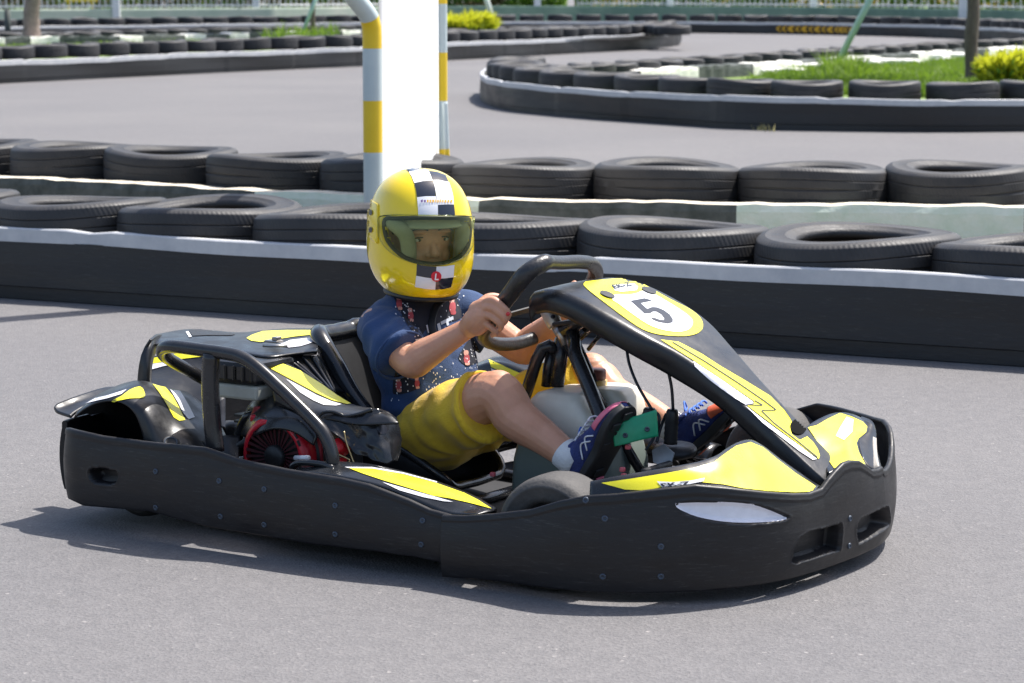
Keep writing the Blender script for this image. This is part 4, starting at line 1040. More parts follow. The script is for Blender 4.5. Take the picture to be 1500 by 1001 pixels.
# ---------- wheels
M_wrim = mat('worn_wheel_rim', (.10, .10, .105), .4, metal=.5, noise_amt=.25, rough_var=.1)
def wheel(c, r, w_, rz, parent_name='wheel', flip=1):
    root = bpy.data.objects.new('wheel', None); col.objects.link(root); root.parent = kart; root.location = c; root.rotation_euler = (math.pi/2*flip, 0, rz)
    h = w_/2
    prof = [(r*.55, -h*.82), (r*.60, -h*.96), (r*.78, -h), (r*.92, -h*.93), (r*.975, -h*.78), (r, -h*.5), (r*1.005, 0), (r, h*.5), (r*.975, h*.78), (r*.92, h*.93), (r*.86, h*.99), (r*.85, h*1.012), (r*.82, h*1.012), (r*.81, h), (r*.66, h*.98), (r*.58, h*.94), (r*.55, h*.82)]
    MB().lathe(prof, 64).build('tyre', M_rub if c[0] > 0 else M_rub_shade, root)
    rp = [(r*.56, -h*.85), (r*.54, -h*.6), (r*.40, -h*.5), (r*.40, h*.3), (r*.53, h*.6), (r*.57, h*.86), (r*.60, h*.90), (r*.60, h*.82), (r*.50, h*.45), (r*.36, h*.28), (r*.2, h*.28), (r*.18, h*.5), (.0001, h*.5)]
    MB().lathe(rp, 40).build('rim', M_wrim, root)
    return root
def wh(x, y, z, r, w_, steer=0, out=-1): return wheel((x, y, z), r, w_, steer, flip=1 if out < 0 else -1)
wh(.50, -.575, .140, .140, .135, R(3)); wh(.50, .575, .140, .140, .135, R(3), 1)
wh(-.84, -.50, .122, .104, .16); wh(-.84, .50, .122, .104, .16, 0, 1)

# ---------- seat
st = [((-.60, .475), (.5, .6), .085, .012), ((-.585, .455), (.75, .45), .125, .035), ((-.555, .39), (.85, .35), .150, .07), ((-.515, .29), (.85, .45), .175, .115), ((-.46, .18), (.75, .6), .20, .17), ((-.375, .10), (.4, .9), .20, .185), ((-.29, .075), (.05, 1), .185, .15), ((-.20, .08), (-.08, 1), .165, .10), ((-.14, .09), (-.15, 1), .145, .05), ((-.12, .10), (-.3, 1), .13, .02)]
rows = []
for (x, z), (nx, nz_), w_, h in st:
    n = Vector((nx, 0, nz_)).normalized(); c = Vector((x, 0, z)); r = []
    for k in range(-6, 7):
        t = k/6; a = abs(t)
        if a < .55: q = c+Vector((0, t/.55*(w_-.05), 0))+n*(.004*a)
        else:
            b = (a-.55)/.45; ang = min(1, b*1.6)*math.pi/2; R_ = min(.05, h)
            q = c+Vector((0, math.copysign(w_-.05+.05*math.sin(ang), t), 0))+n*(R_*(1-math.cos(ang))+max(0, b-.6)/.4*max(0, h-R_))
        r.append(tuple(q))
    rows.append(r)
g = crgrid(rows, 5, 2)
M_seat = mat('seat_shell_black', (.010, .010, .011), .6, noise_amt=.3, spec=.3)
seat = MB().grid(g).build('seat', M_seat, kart, solid=.006, solid_off=-1)
rimL = [Vector(r[0]) for r in g]; rimR = [Vector(r[-1]) for r in g]
loop = rimL+[Vector(p) for p in g[-1][1:-1]]+list(reversed(rimR))+[Vector(p) for p in reversed(g[0][1:-1])]
lr = resample(loop+[loop[0]], 160)[:-1]
rad = [.012+.014*max(0, min(1, (p.z-.2)/.2)) for p in lr]
MB().tube(lr, rad, 12, closed=True).build('seat_rim', M_gloss, seat)

# ---------- engine
eng = bpy.data.objects.new('engine', None); col.objects.link(eng); eng.parent = kart; eng.location = (-.40, -.42, .10)
EO = Vector(eng.location)
def epart(mb, name, m, **k): return mb.build(name, m, eng, off=EO, **k)
ec = K(409, 668, y=-.50); rE = .112
Mx = Matrix.Translation(ec) @ Matrix.Rotation(math.pi/2, 4, 'X')
epart(MB().box((-.44, -.36, .17), (.26, .20, .16)).box((-.50, -.30, .28), (.12, .16, .12)), 'engine_block', M_dark, bevel=.01)
fin = MB()
for k in range(9): fin.box((-.53, -.36, .17+k*.017), (.13, .20, .006))
epart(fin, 'cooling_fins', M_dark)
# shroud drum behind the recoil
epart(MB().lathe([(.0001, .0), (.118, .0), (.125, -.012), (.127, -.09), (.12, -.10)], 48, Mx @ Matrix.Translation((0, 0, -.018))), 'fan_shroud', M_dark)
rc = epart(MB().lathe([(rE*.98, -.02), (rE, .0), (rE*.97, .014), (rE*.88, .026), (rE*.80, .030), (rE*.78, .026)], 56, Mx), 'recoil_housing', M_red)
# ribs and dark fan inside
fan = MB()
for k in range(30):
    a = k*2*math.pi/30; b = a+.10
    p = [(.028*math.cos(a), .028*math.sin(a), .012), (rE*.79*math.cos(a), rE*.79*math.sin(a), .026), (rE*.79*math.cos(b), rE*.79*math.sin(b), .026), (.028*math.cos(b*1.0), .028*math.sin(b), .012)]
    fan.add([Mx @ Vector(q) for q in p], [(0, 1, 2, 3)], 0, False)
epart(fan, 'recoil_ribs', mat('dark_red_plastic', (.05, .006, .010), .5), solid=.003)
epart(MB().lathe([(.0001, .030), (.026, .030), (.032, .024), (.032, .0)], 24, Mx), 'recoil_hub', M_dark)
epart(MB().lathe([(.0001, .002), (rE*.8, .002)], 40, Mx), 'recoil_mesh', M_dark)
tr = bvh([rc])
Mi = Mx.inverted()
rp_ = epart(MB().box(Mx @ Vector((.098, -.05, .008)), (.035, .022, .03)), 'recoil_lug', M_red, bevel=.006)
epart(MB().box(Mx @ Vector((-.085, .09, -.012)), (.03, .022, .02)), 'recoil_lug', M_red, bevel=.006)
for ang, rr in ((28, .098), (40, .098), (34, .088), (46, .088), (56, .099), (66, .099), (61, .088), (72, .088)):
    a = R(ang); c = Vector((rr*math.cos(a), rr*math.sin(a), .027)); Mb = Mx @ Matrix.Translation(c) @ Matrix.Rotation(a, 4, 'Z')
    vs = [Mb @ Vector(q) for q in ((-.0035, -.008, 0), (.0035, -.008, 0), (.0035, .008, 0), (-.0035, .008, 0))]
    epart(MB().add(vs, [(0, 1, 2, 3)], 0, False), 'vent_slot', M_blk, solid=.002)
# red corner plate behind, upper right
epart(MB().prism([(-.135, -.12), (.135, -.12), (.12, .06), (.05, .125), (-.10, .12), (-.135, .05)], .01, Mx @ Matrix.Translation((0, 0, -.03))), 'engine_cowl', mat('dark_red_cowl', (.28, .008, .018), .45, noise_amt=.3), bevel=.004)
# black moulded shroud over the top of the recoil
hs = [[(352, 640, -.46), (358, 612, -.44), (372, 590, -.40), (396, 580, -.36)], [(372, 640, -.52), (380, 612, -.50), (396, 588, -.46), (412, 578, -.40)],
      [(400, 630, -.535), (408, 612, -.52), (420, 592, -.48), (434, 582, -.42)], [(430, 634, -.535), (440, 616, -.52), (452, 602, -.48), (460, 596, -.42)], [(460, 654, -.52), (468, 636, -.50), (474, 620, -.46), (480, 610, -.42)]]
o = patch('top_shroud', hs, M_gloss, eng, th=.006); o.data.transform(Matrix.Translation(-EO))
# air filter: black lid on a grey ribbed base
def boxpx(name, c, size, m, rz=0, **k): return epart(MB().box(c, size, M=Matrix.Rotation(rz, 3, 'Z')), name, m, **k)
c = K(358, 570, y=-.44)
M_fb = mat('grey_filter_base', (.36, .37, .33), .6, noise_amt=.12)
boxpx('filter_base', (c.x, c.y+.02, c.z), (.17, .15, .040), M_fb, bevel=.008)
boxpx('filter_lid', (c.x-.005, c.y+.025, c.z+.052), (.19, .17, .062), M_pl, bevel=.014)
for k in range(6): epart(MB().box((c.x-.075+k*.03, c.y-.065, c.z+.052), (.006, .003, .040)), 'lid_rib', M_pl, bevel=.002)
# intake bend, hoses, spring wires
a = [K(*q[:2], y=q[2]) for q in ((352, 668, -.46), (350, 640, -.46), (356, 618, -.46), (366, 609, -.46), (374, 612, -.45), (376, 625, -.43))]
epart(MB().tube(cr(a, 6), .012, 12), 'intake_hose', M_gloss)
a = [K(*q[:2], y=q[2]) for q in ((236, 688, -.5), (300, 672, -.50), (352, 652, -.50), (366, 640, -.48))]
epart(MB().tube(cr(a, 6), .010, 10), 'throttle_rod', M_dark)
o = patch('belt_guard', [[(296, 648, -.52), (330, 640, -.5), (352, 640, -.48)], [(310, 668, -.54), (336, 664, -.53), (350, 668, -.52)], [(322, 690, -.55), (340, 690, -.55), (352, 690, -.55)]], M_dark, eng, th=.006); o.data.transform(Matrix.Translation(-EO))
M_red2 = mat('red_cap', (.66, .01, .02), .35)
c = K(497, 654, y=-.50); Mc = Matrix.Translation(c) @ Matrix.Rotation(math.pi/2, 4, 'X') @ Matrix.Rotation(R(-25), 4, 'X')
epart(MB().lathe([(.0001, .012), (.018, .012), (.022, .006), (.022, -.02), (.014, -.03)], 20, Mc).box(c+Vector((0, 0, -.042)), (.035, .02, .022)), 'oil_cap', M_red2)
M_brass = mat('brass_wire', (.55, .40, .2), .35, metal=1)
a = [K(*q[:2], y=-.53) for q in ((504, 632), (508, 650), (516, 672), (518, 680), (512, 684), (508, 680), (512, 674), (496, 666), (490, 664))]
epart(MB().tube(cr(a, 5), .0022, 6), 'return_spring', M_brass)
epart(MB().tube([K(433, 671, y=-.54), K(452, 671, y=-.56)], .007, 10), 'starter_handle', M_wht)
# exhaust box at the back
epart(MB().tube(cr([(-.52, -.28, .26), (-.62, -.24, .24), (-.74, -.18, .19), (-.90, -.12, .17)], 5), [.03]*13+[.045]*3, 14), 'exhaust_pipe', M_dark)

# ---------- engine guard hoop
gd = MB()
def kp_list(l): return [K(p[0], p[1], y=p[2]) for p in l]
outer_ = kp_list([(488, 684, -.60), (486, 664, -.60), (478, 642, -.60), (464, 622, -.60), (420, 578, -.60), (376, 538, -.60), (352, 523, -.60), (326, 517, -.60), (296, 513, -.60), (262, 508.5, -.60), (246, 508, -.595), (238, 512, -.58), (240, 520, -.55), (254, 530, -.50), (300, 556, -.40), (330, 572, -.34)])
gd.tube(resample([Vector(v) for v in cr(outer_, 6)], 90), .0175, 14)
gd.tube(resample([Vector(v) for v in cr(kp_list([(310, 518, -.60), (308, 560, -.60), (311, 620, -.60), (316, 662, -.60)]), 5)], 20), [.0235]*20, 14)
gd.tube(resample([Vector(v) for v in cr(kp_list([(330, 521, -.585), (350, 523, -.55), (366, 528, -.50), (376, 537, -.44)]), 4)], 12), .010, 10)
gd.build('engine_guard', M_tube, kart)
MB().tube(cr(kp_list([(430, 694, -.62), (428, 684, -.62), (440, 678, -.62), (470, 680, -.62), (488, 686, -.62)]), 5), .008, 10).build('guard_bracket', M_tube, kart)

# ---------- rear bodywork
# hood over the engine, seen from above at the left
hz = [[(228, 490, .470), (272, 482.5, .470), (310, 484, .47), (350, 487, .47), (385, 484, .47), (425, 481, .47), (470, 481, .47)],
        [(222, 495, .470), (275, 489, .470), (320, 491, .472), (355, 494, .473), (390, 492, .473), (430, 490, .472), (468, 490, .470)],
        [(219, 500, .468), (272, 498, .468), (320, 501, .47), (360, 505, .471), (395, 507, .471), (430, 505, .47), (466, 503, .465)],
        [(221, 506, .460), (275, 507, .460), (325, 513, .462), (362, 519, .463), (394, 523, .463), (430, 519, .463), (465, 515, .458)],
        [(223, 510, .435), (278, 512, .435), (328, 518, .437), (364, 524, .438), (393, 531, .438), (430, 524, .438), (464, 520, .435)]]
hood = [[(a, b, z, 'z') for a, b, z in r] for r in hz]
hd = patch('engine_hood', hood, M_pl, kart, th=.005, off=-1, nu=5, nv=6)
th_ = bvh([hd])
decal('yellow_stripe', [(361, 496), (370, 491), (385, 486), (420, 484.5), (454, 484.5), (466, 490), (430, 494), (400, 499), (382, 502), (368, 500)], th_, M_yel, hd, step=4, maxe=.5)
decal('grey_stripe', [(409, 506), (425, 499), (450, 496), (466, 494), (456, 503), (440, 508), (423, 510)], th_, M_gry, hd, step=4, maxe=.5)
decal('white_line', [(272, 487), (276, 486), (281, 494), (277, 495)], th_, M_wht, hd, step=2)
decal('hood_slot', [(276, 484), (292, 483), (345, 490), (340, 492), (300, 492), (282, 493)], th_, M_dark, hd, step=3)
# latch
lc = K(401, 500, z=.485)
MB().box(lc, (.045, .03, .006)).box(lc+Vector((.01, 0, .008)), (.018, .022, .010)).build('hood_latch', M_steel, hd, bevel=.002)
lc = K(398, 508, z=.485); MB().tube([lc+Vector((-.03, 0, 0)), lc+Vector((.03, .03, 0))], .004, 8).build('latch_rod', M_steel, hd)
# rear pillar of the hood and its rolled edge
pil = [[(219, 497, -.42), (228, 491, -.34), (238, 490, -.22)], [(210, 512, -.43), (222, 506, -.40), (232, 503, -.3)], [(206, 530, -.44), (217, 526, -.43), (222, 526, -.38)],
       [(204, 552, -.44), (216, 552, -.44), (219, 552, -.38)], [(203, 575, -.44), (215, 578, -.44), (220, 580, -.38)], [(200, 600, -.43), (214, 606, -.43), (222, 610, -.36)]]
patch('hood_pillar', pil, M_pl, kart, th=.006, off=-1)
# inner far panel seen through the side opening
fi = [[Vector((-.90, .20, .36)), Vector((-.78, .20, .43)), Vector((-.60, .20, .45)), Vector((-.45, .18, .44))], [Vector((-.90, .10, .30)), Vector((-.78, .12, .35)), Vector((-.60, .12, .36)), Vector((-.45, .10, .36))],
      [Vector((-.92, .0, .24)), Vector((-.78, .0, .26)), Vector((-.60, .0, .25)), Vector((-.45, 0, .24))], [Vector((-.95, -.15, .20)), Vector((-.78, -.15, .19)), Vector((-.60, -.15, .17)), Vector((-.45, -.15, .14))]]
fi_ = [[(206, 524, -.10), (240, 520, -.08), (280, 516, -.05), (330, 520, -.02)], [(206, 545, -.14), (240, 541, -.12), (280, 538, -.09), (330, 540, -.05)], [(206, 566, -.22), (240, 572, -.22), (280, 585, -.2), (330, 600, -.2)], [(206, 600, -.30), (240, 606, -.30), (280, 615, -.28), (330, 630, -.28)]]
fio = patch('inner_panel', fi_, M_pl, kart, th=.004, off=-1)
tfi = bvh([fio])
decal('yellow_stripe', [(219, 526), (240, 522), (262, 518), (296, 519), (296, 523), (262, 527), (240, 531), (219, 534)], tfi, M_yel, fio, step=4)
decal('white_stripe', [(219, 534.5), (240, 531.5), (262, 528), (258, 534), (240, 537), (219, 543)], tfi, M_wht, fio, step=4)
# fender over the near rear wheel with the striped saddle
fen = [[(108, 612, -.635), (122, 600, -.635), (142, 590, -.635), (164, 587, -.635), (182, 592, -.635), (197, 606, -.635), (206, 628, -.635), (212, 655, -.635), (214, 672, -.63)],
       [(112, 604, -.62), (128, 592, -.62), (150, 582, -.62), (172, 581, -.62), (194, 586, -.62), (213, 602, -.62), (222, 626, -.625), (226, 655, -.63), (226, 674, -.63)],
       [(118, 598, -.57), (136, 584, -.57), (158, 574, -.57), (182, 571, -.57), (206, 575, -.57), (226, 590, -.57), (238, 618, -.585), (246, 650, -.60), (250, 676, -.61)],
       [(128, 590, -.50), (146, 577, -.50), (170, 566, -.50), (196, 561, -.50), (216, 563, -.50), (238, 582, -.51), (254, 612, -.53), (266, 640, -.56), (276, 676, -.58)],
       [(150, 578, -.42), (170, 571, -.42), (192, 560, -.43), (211, 558, -.44), (226, 564, -.45), (250, 584, -.46), (268, 612, -.48), (286, 640, -.52), (300, 678, -.55)],
       [Vector((-1.02, -.34, .29)), Vector((-.95, -.34, .31)), (206, 574, -.38), (226, 569, -.39), (246, 568, -.39), (268, 582, -.39), (286, 606, -.40), (304, 634, -.45), (322, 678, -.50)],
       [Vector((-1.02, -.24, .26)), Vector((-.94, -.24, .27)), (224, 590, -.28), (246, 580, -.29), (266, 572, -.29), (288, 584, -.30), (310, 606, -.32), (330, 636, -.38), (340, 678, -.44)]]
fe = patch('rear_fender', fen, M_pl, kart, th=.005, off=-1, nu=5, nv=5)
tfe = bvh([fe])
decal('yellow_sticker', [(160, 589.5), (178, 581), (190, 572), (205, 567), (211, 574), (212, 582), (205, 584), (190, 584.5), (172, 588)], tfe, M_yel, fe, step=3, smooth=2)
decal('yellow_band', [(223, 563), (232, 566), (242, 568), (252, 580), (262, 598), (271, 616), (262, 617), (254, 612), (244, 594), (234, 577)], tfe, M_yel, fe, step=3)
decal('white_band', [(247, 568), (262, 571), (270, 584), (278, 598), (285, 612), (276, 615), (268, 606), (260, 590)], tfe, M_wht, fe, step=3)
decal('white_sticker', [(125, 592), (140, 584), (158, 580), (180, 573), (186, 571), (178, 578), (158, 584), (140, 588)], tfe, M_gry, fe, step=3)
text_decal('maker_mark', 'OTK', (241, 651), (11, -1), (1, -10), tfe, M_bolt, fe, .002) if False else None
em = K(250, 647, y=-.61)
dd = rayl(250, 648).normalized(); h = tfe[0].ray_cast(CAML, dd)
if h[0] is not None:
    n = h[1] if h[1].dot(dd) < 0 else -h[1]; Me = Matrix.Translation(h[0]+n*.001) @ n.to_track_quat('Z', 'Y').to_matrix().to_4x4() @ Matrix.Diagonal((1.3, 1, 1, 1))
    MB().lathe([(.0001, .001), (.013, .001), (.016, .003), (.0175, .001), (.018, -.002)], 28, Me).build('round_emblem', M_dark, fe)
    MB().lathe([(.0115, .002), (.013, .0034), (.0145, .002)], 28, Me).build('emblem_ring', M_bolt, fe)
patch('fender_shade_liner', [[(112, 606, -.44), (135, 592, -.44), (165, 584, -.44), (195, 592, -.44), (212, 612, -.44)], [(112, 630, -.44), (135, 626, -.44), (165, 622, -.44), (195, 626, -.44), (216, 640, -.44)], [(112, 662, -.44), (135, 662, -.44), (165, 664, -.44), (195, 668, -.44), (222, 676, -.44)]], M_shade, fe, th=.004)  # black sheet added behind the arch, standing in for its shaded inside
# tail flap behind the fender
fl = [[(79, 600, -.62), (84, 594, -.60), (110, 584, -.54), (150, 572, -.42), (175, 570, -.36)], [(84, 606, -.63), (94, 602, -.60), (120, 592, -.54), (156, 580, -.44), (184, 574, -.38)], [(104, 613, -.64), (112, 606, -.61), (134, 594, -.54), (162, 586, -.46), (192, 578, -.40)]]
patch('tail_flap', fl, M_pl, kart, th=.008, off=-1)
# front shroud: yellow blade, side panel, ribbed grille
sp2 = [[(391, 529, -.405), (408, 528, -.38), (432, 538, -.36), (462, 556, -.34), (492, 577, -.33), (516, 592, -.33), (548, 598, -.34)],
       [(394, 537, -.43), (412, 543, -.42), (436, 556, -.41), (462, 572, -.405), (488, 586, -.40), (512, 595, -.39), (554, 600, -.39)],
       [(396, 548, -.46), (414, 560, -.46), (438, 574, -.46), (462, 586, -.46), (486, 595, -.455), (514, 600, -.45), (560, 602, -.44)],
       [(398, 566, -.49), (416, 580, -.50), (438, 592, -.505), (462, 601, -.505), (486, 603, -.50), (516, 607, -.49), (572, 608, -.475)],
       [(402, 590, -.50), (420, 598, -.51), (440, 606, -.52), (466, 612, -.52), (492, 616, -.515), (524, 622, -.51), (584, 620, -.49)]]
sh_ = patch('side_shroud', sp2, M_pl, kart, th=.005, off=-1, nu=5, nv=5)
tsh = bvh([sh_])
decal('yellow_blade', [(392, 529.5), (405, 530), (440, 544), (472, 564), (494, 580), (514, 592), (508, 593), (486, 587), (462, 576), (438, 563), (412, 549), (397, 541)], tsh, M_yel, sh_, step=3)
decal('white_blade', [(419, 556), (440, 567), (464, 580), (486, 589), (500, 593), (492, 595), (474, 594), (458, 587), (440, 576)], tsh, M_wht, sh_, step=3)
# crumpled lower front panel with its hole
lp_ = [[(466, 612, -.52), (474, 604, -.51), (488, 603, -.50), (505, 609, -.495), (530, 604, -.49), (552, 598, -.47), (566, 601, -.44), (582, 612, -.42)],
       [(474, 626, -.53), (484, 622, -.52), (496, 622, -.51), (512, 626, -.505), (534, 622, -.50), (554, 620, -.48), (570, 620, -.45), (587, 628, -.42)],
       [(500, 642, -.53), (508, 642, -.52), (516, 644, -.515), (528, 645, -.51), (542, 642, -.505), (556, 642, -.495), (572, 640, -.46), (589, 642, -.42)],
       [(514, 658, -.53), (520, 658, -.525), (530, 660, -.52), (540, 662, -.515), (550, 662, -.51), (562, 660, -.50), (576, 657, -.47), (588, 660, -.43)],
       [(521, 666, -.53), (530, 669, -.525), (540, 672, -.52), (550, 676, -.515), (560, 678, -.51), (568, 680, -.50), (577, 676, -.48), (582, 676, -.45)]]
rnd = random.Random(3)
lp2 = [[tuple(K(p[0], p[1], y=p[2])) for p in r] for r in lp_]
gg = crgrid(lp2, 7, 7)
gg = [[tuple(Vector(p)+Vector((0, .007*noise.noise(Vector(p)*28)+.004*noise.noise(Vector(p)*60), .004*noise.noise(Vector(p)*33+Vector((5, 0, 0)))))) for p in r] for r in gg]
fpn = MB().grid(gg).build('front_shroud', M_gloss, kart, solid=.005, solid_off=-1)
tlp = bvh([fpn])
decal('shroud_hole', [(552, 626), (562, 623), (567, 628), (565, 635), (557, 636), (553, 631)], tlp, M_blk, fpn, step=2.5, smooth=2)
# rim of the side opening (bright rolled edge)
MB().tube(resample([Vector(v) for v in cr(kp_list([(464, 616, -.525), (467, 610, -.525), (475, 604, -.52), (487, 603.5, -.51), (498, 607, -.505), (506, 610, -.50), (524, 607, -.495), (545, 600, -.48)]), 5)], 40), .005, 8).build('rolled_edge', M_gloss, fpn)
# ribbed grille between hood and seat
gr_ = [[(408, 521, -.34), (436, 521, -.28), (464, 521, -.22)], [(424, 536, -.34), (452, 538, -.28), (474, 542, -.22)], [(446, 552, -.34), (470, 558, -.29), (486, 566, -.24)], [(478, 572, -.33), (490, 578, -.30), (496, 588, -.27)]]
go_ = patch('rear_grille', gr_, M_pl, kart, th=.004, off=-1)
tg = bvh([go_])
def on_surf(tr, px, py, lift=.003):
    d = rayl(px, py).normalized(); h = tr[0].ray_cast(CAML, d)
    if h[0] is None: return None
    n = h[1] if h[1].dot(d) < 0 else -h[1]; return h[0]+n*lift
for a, b in (((414, 522), (462, 560)), ((422, 522), (474, 568)), ((440, 522), (486, 577)), ((456, 523), (492, 584))):
    pp = [on_surf(tg, a[0]+(b[0]-a[0])*k/12, a[1]+(b[1]-a[1])*k/12) for k in range(13)]; pp = [p for p in pp if p]
    if len(pp) > 3: MB().tube(pp, .0055, 8).build('grille_rib', M_gloss, go_)
# panel that closes the back between hood and seat
patch('seat_side_cover', [[(464, 521, -.20), (474, 508, -.1), (480, 500, .05)], [(476, 545, -.20), (490, 540, -.1), (500, 530, .05)], [(490, 575, -.24), (505, 575, -.18), (520, 565, -.05)]], M_pl, kart, th=.004, off=-1)

# ---------- steering wheel, column, supports
sw = bpy.data.objects.new('steering_wheel', None); col.objects.link(sw); sw.parent = kart
hub = K(806, 452, y=0.0); sw.location = hub
M_grip = mat('black_wheel_grip', (.022, .022, .024), .35, noise_amt=.2, rough_var=.1, bump=.15, bump_scale=120)
wp_ = [(795, 386, -.145, .023), (770, 402, -.147, .024), (748, 430, -.15, .023), (724, 462, -.148, .022), (709, 482, -.142, .020), (708, 494, -.125, .019), (722, 503, -.09, .0185), (752, 504, -.05, .018), (780, 496, -.01, .0175), (803, 485, .03, .0175), (825, 478, .07, .0175), (838, 472, .11, .018), (846, 458, .14, .019), (860, 430, .15, .022), (872, 404, .148, .022), (868, 388, .13, .019), (850, 384, .09, .0185), (822, 385, 0, .0185), (806, 384.5, -.10, .0185)]
P4 = []
for (px, py, y, r) in wp_: v = K(px, py, y=y); P4.append((v.x, v.y, v.z, r))
# project all the points on the wheel's own plane so that it is a flat rim
up_ = (Vector(P4[0][:3])-Vector(P4[4][:3])).normalized(); nrm_ = up_.cross(Vector((0, 1, 0))).normalized(); c0 = (Vector(P4[0][:3])+Vector(P4[4][:3])+Vector(P4[14][:3]))/3
Q4 = []
for (px, py, y, r) in wp_:
    d = rayl(px, py); t = (c0-CAML).dot(nrm_)/d.dot(nrm_); v = CAML+d*t; Q4.append((v.x, v.y, v.z, r))
C4 = cr(Q4, 8, closed=True)
MB().tube([p[:3] for p in C4], [p[3] for p in C4], 18, closed=True).build('wheel_rim', M_grip, sw, off=hub)
def onw(px, py): d = rayl(px, py); t = (c0-CAML).dot(nrm_)/d.dot(nrm_); return CAML+d*t
seamp = [onw(792, 388)]
hb = onw(800, 447)
for e in ((728, 466), (860, 416), (806, 478)):
    q = onw(*e); a = hb.lerp(q, .1); side = (q-hb).normalized().cross(nrm_).normalized()*.014
    MB().add([a-side-nrm_*.002, a+side-nrm_*.002, q+side*.7-nrm_*.002, q-side*.7-nrm_*.002, a-side+nrm_*.002, a+side+nrm_*.002, q+side*.7+nrm_*.002, q-side*.7+nrm_*.002], [(0, 1, 2, 3), (7, 6, 5, 4), (0, 4, 5, 1), (1, 5, 6, 2), (2, 6, 7, 3), (3, 7, 4, 0)], 0, False).build('spoke', M_dark, sw, off=hub)
ax_ = (K(818, 486, y=0)-K(800, 447, y=0)).normalized()
MB().lathe([(.0001, -.022), (.030, -.022), (.034, -.016), (.034, -.006), (.026, .0), (.022, .006)], 28, Matrix.Translation(K(800, 447, y=0)) @ ax_.to_track_quat('Z', 'Y').to_matrix().to_4x4()).build('hub', M_steel, sw, off=hub)
for k in range(3):
    a = k*2.09+.5; MB().lathe([(.0001, -.003), (.006, -.003), (.006, .003)], 8, Matrix.Translation(K(800, 447, y=0)) @ ax_.to_track_quat('Z', 'Y').to_matrix().to_4x4() @ Matrix.Translation((.026*math.cos(a), .026*math.sin(a), -.022))).build('hub_screw', M_bolt, sw, off=hub)
c_a = K(801, 452, y=-.01); c_b = K(814, 478, y=-.01)
M_sil = mat('pale_cast_collar', (.50, .48, .44), .38, metal=.6, noise_amt=.1)
col_o = MB().tube([c_a, c_a.lerp(c_b, .12), c_a.lerp(c_b, .9), c_b], [.019, .0215, .0215, .019], 20).build('column_collar', M_sil, kart)
for (px, py) in ((804, 455), (810, 464)):
    trc = bvh([col_o]); d = rayl(px, py).normalized(); h = trc[0].ray_cast(CAML, d)
    if h[0] is not None:
        n = h[1] if h[1].dot(d) < 0 else -h[1]; M_ = Matrix.Translation(h[0]) @ n.to_track_quat('Z', 'Y').to_matrix().to_4x4()
        MB().lathe([(.0001, .0006), (.0055, .0006), (.0065, -.001)], 14, M_).build('collar_screw', M_blk, col_o)
colm = kp_list([(812, 474, -.01), (830, 505, -.01)]); colm2 = K(842, 560, y=0); end = Vector((.46, 0, .09))
MB().tube([colm[0], colm[1]], .014, 14).build('steering_shaft', M_steel, kart)
MB().tube([colm[1], colm[1].lerp(end, .5), end], .013, 12).build('steering_column', M_tube, kart)
sup = MB()
sup.tube(kp_list([(838, 486, -.03), (843, 520, -.07), (862, 565, -.09), (884, 622, -.125), (890, 650, -.14)]), .0195, 12)
sup.tube([colm[1]+Vector((.01, .03, .0)), Vector((.28, .12, .20)), Vector((.40, .14, .07))], .0145, 12)
sup.tube(kp_list([(768, 584, -.03), (776, 560, -.03), (786, 528, -.03), (795, 510, -.03), (804, 506, -.02), (814, 512, -.01)]), .0165, 12)
sup.tube(kp_list([(824, 496, 0), (820, 530, 0), (815, 566, 0)]), .020, 12)
sup.tube(kp_list([(808, 512, 0), (803, 540, 0), (800, 566, 0)]), .014, 12)
sup.tube([K(845, 500, y=.05), K(868, 480, y=.04), K(890, 470, y=.03)], .008, 8)
sup.tube([K(826, 486, y=-.03), K(850, 470, y=-.03), K(866, 452, y=-.02)], .02, 10)
sup.tube([K(856, 480, y=.02), K(880, 465, y=.02)], .017, 10)
sup.tube([K(862, 512, y=.08), K(880, 490, y=.05)], .006, 8)
sup.build('column_support', M_tube, kart)
MB().box(K(848, 470, y=0), (.11, .10, .012), M=Matrix.Rotation(R(-10), 3, 'Y')).build('panel_bracket', M_dark, kart, bevel=.004)

# ---------- fuel tank
M_tank = mat('milky_tank_plastic', (.66, .62, .52), .35, trans=.0, noise_amt=.05, sss=.5, bump=.04, bump_scale=30)
M_tank.node_tree.nodes['Principled BSDF'].inputs['Subsurface Radius'].default_value = (.05, .05, .045)
def ring(z, x0, x1, y0, y1, r=.035, n=6):
    out = []
    for cx, cy, a0 in ((x1-r, y1-r, 0), (x0+r, y1-r, 90), (x0+r, y0+r, 180), (x1-r, y0+r, 270)):
        for k in range(n+1): a = R(a0+90*k/n); out.append((cx+r*math.cos(a), cy+r*math.sin(a), z))
    return out
tank = MB()
for lobe in ([(.075, .07, .34, .10), (.09, .05, .365, .115), (.20, .06, .362, .118), (.27, .08, .340, .118), (.33, .10, .305, .116), (.362, .108, .272, .108), (.378, .120, .258, .095), (.385, .14, .24, .07)],
             [(.26, .18, .345, .0), (.33, .18, .340, .0), (.365, .185, .330, .0), (.383, .195, .315, .0), (.387, .21, .30, .0)]):
    tr_ = []
    for z, x0, x1, hy_ in lobe:
        if hy_: tr_.append(ring(z, x0, x1, -hy_, hy_, .032))
        else: e = (.387-z)*.12; tr_.append(ring(z, x0, x1, .02-e, .135+e*.3, .025))
    tank.grid(tr_, closed_v=True); k = len(tr_[0]); b = len(tank.v)-k*len(tr_)
    tank.f += [tuple(b+q for q in range(k)), tuple(b+(len(tr_)-1)*k+q for q in range(k))]; tank.mi += [0, 0]; tank.sm += [False, False]
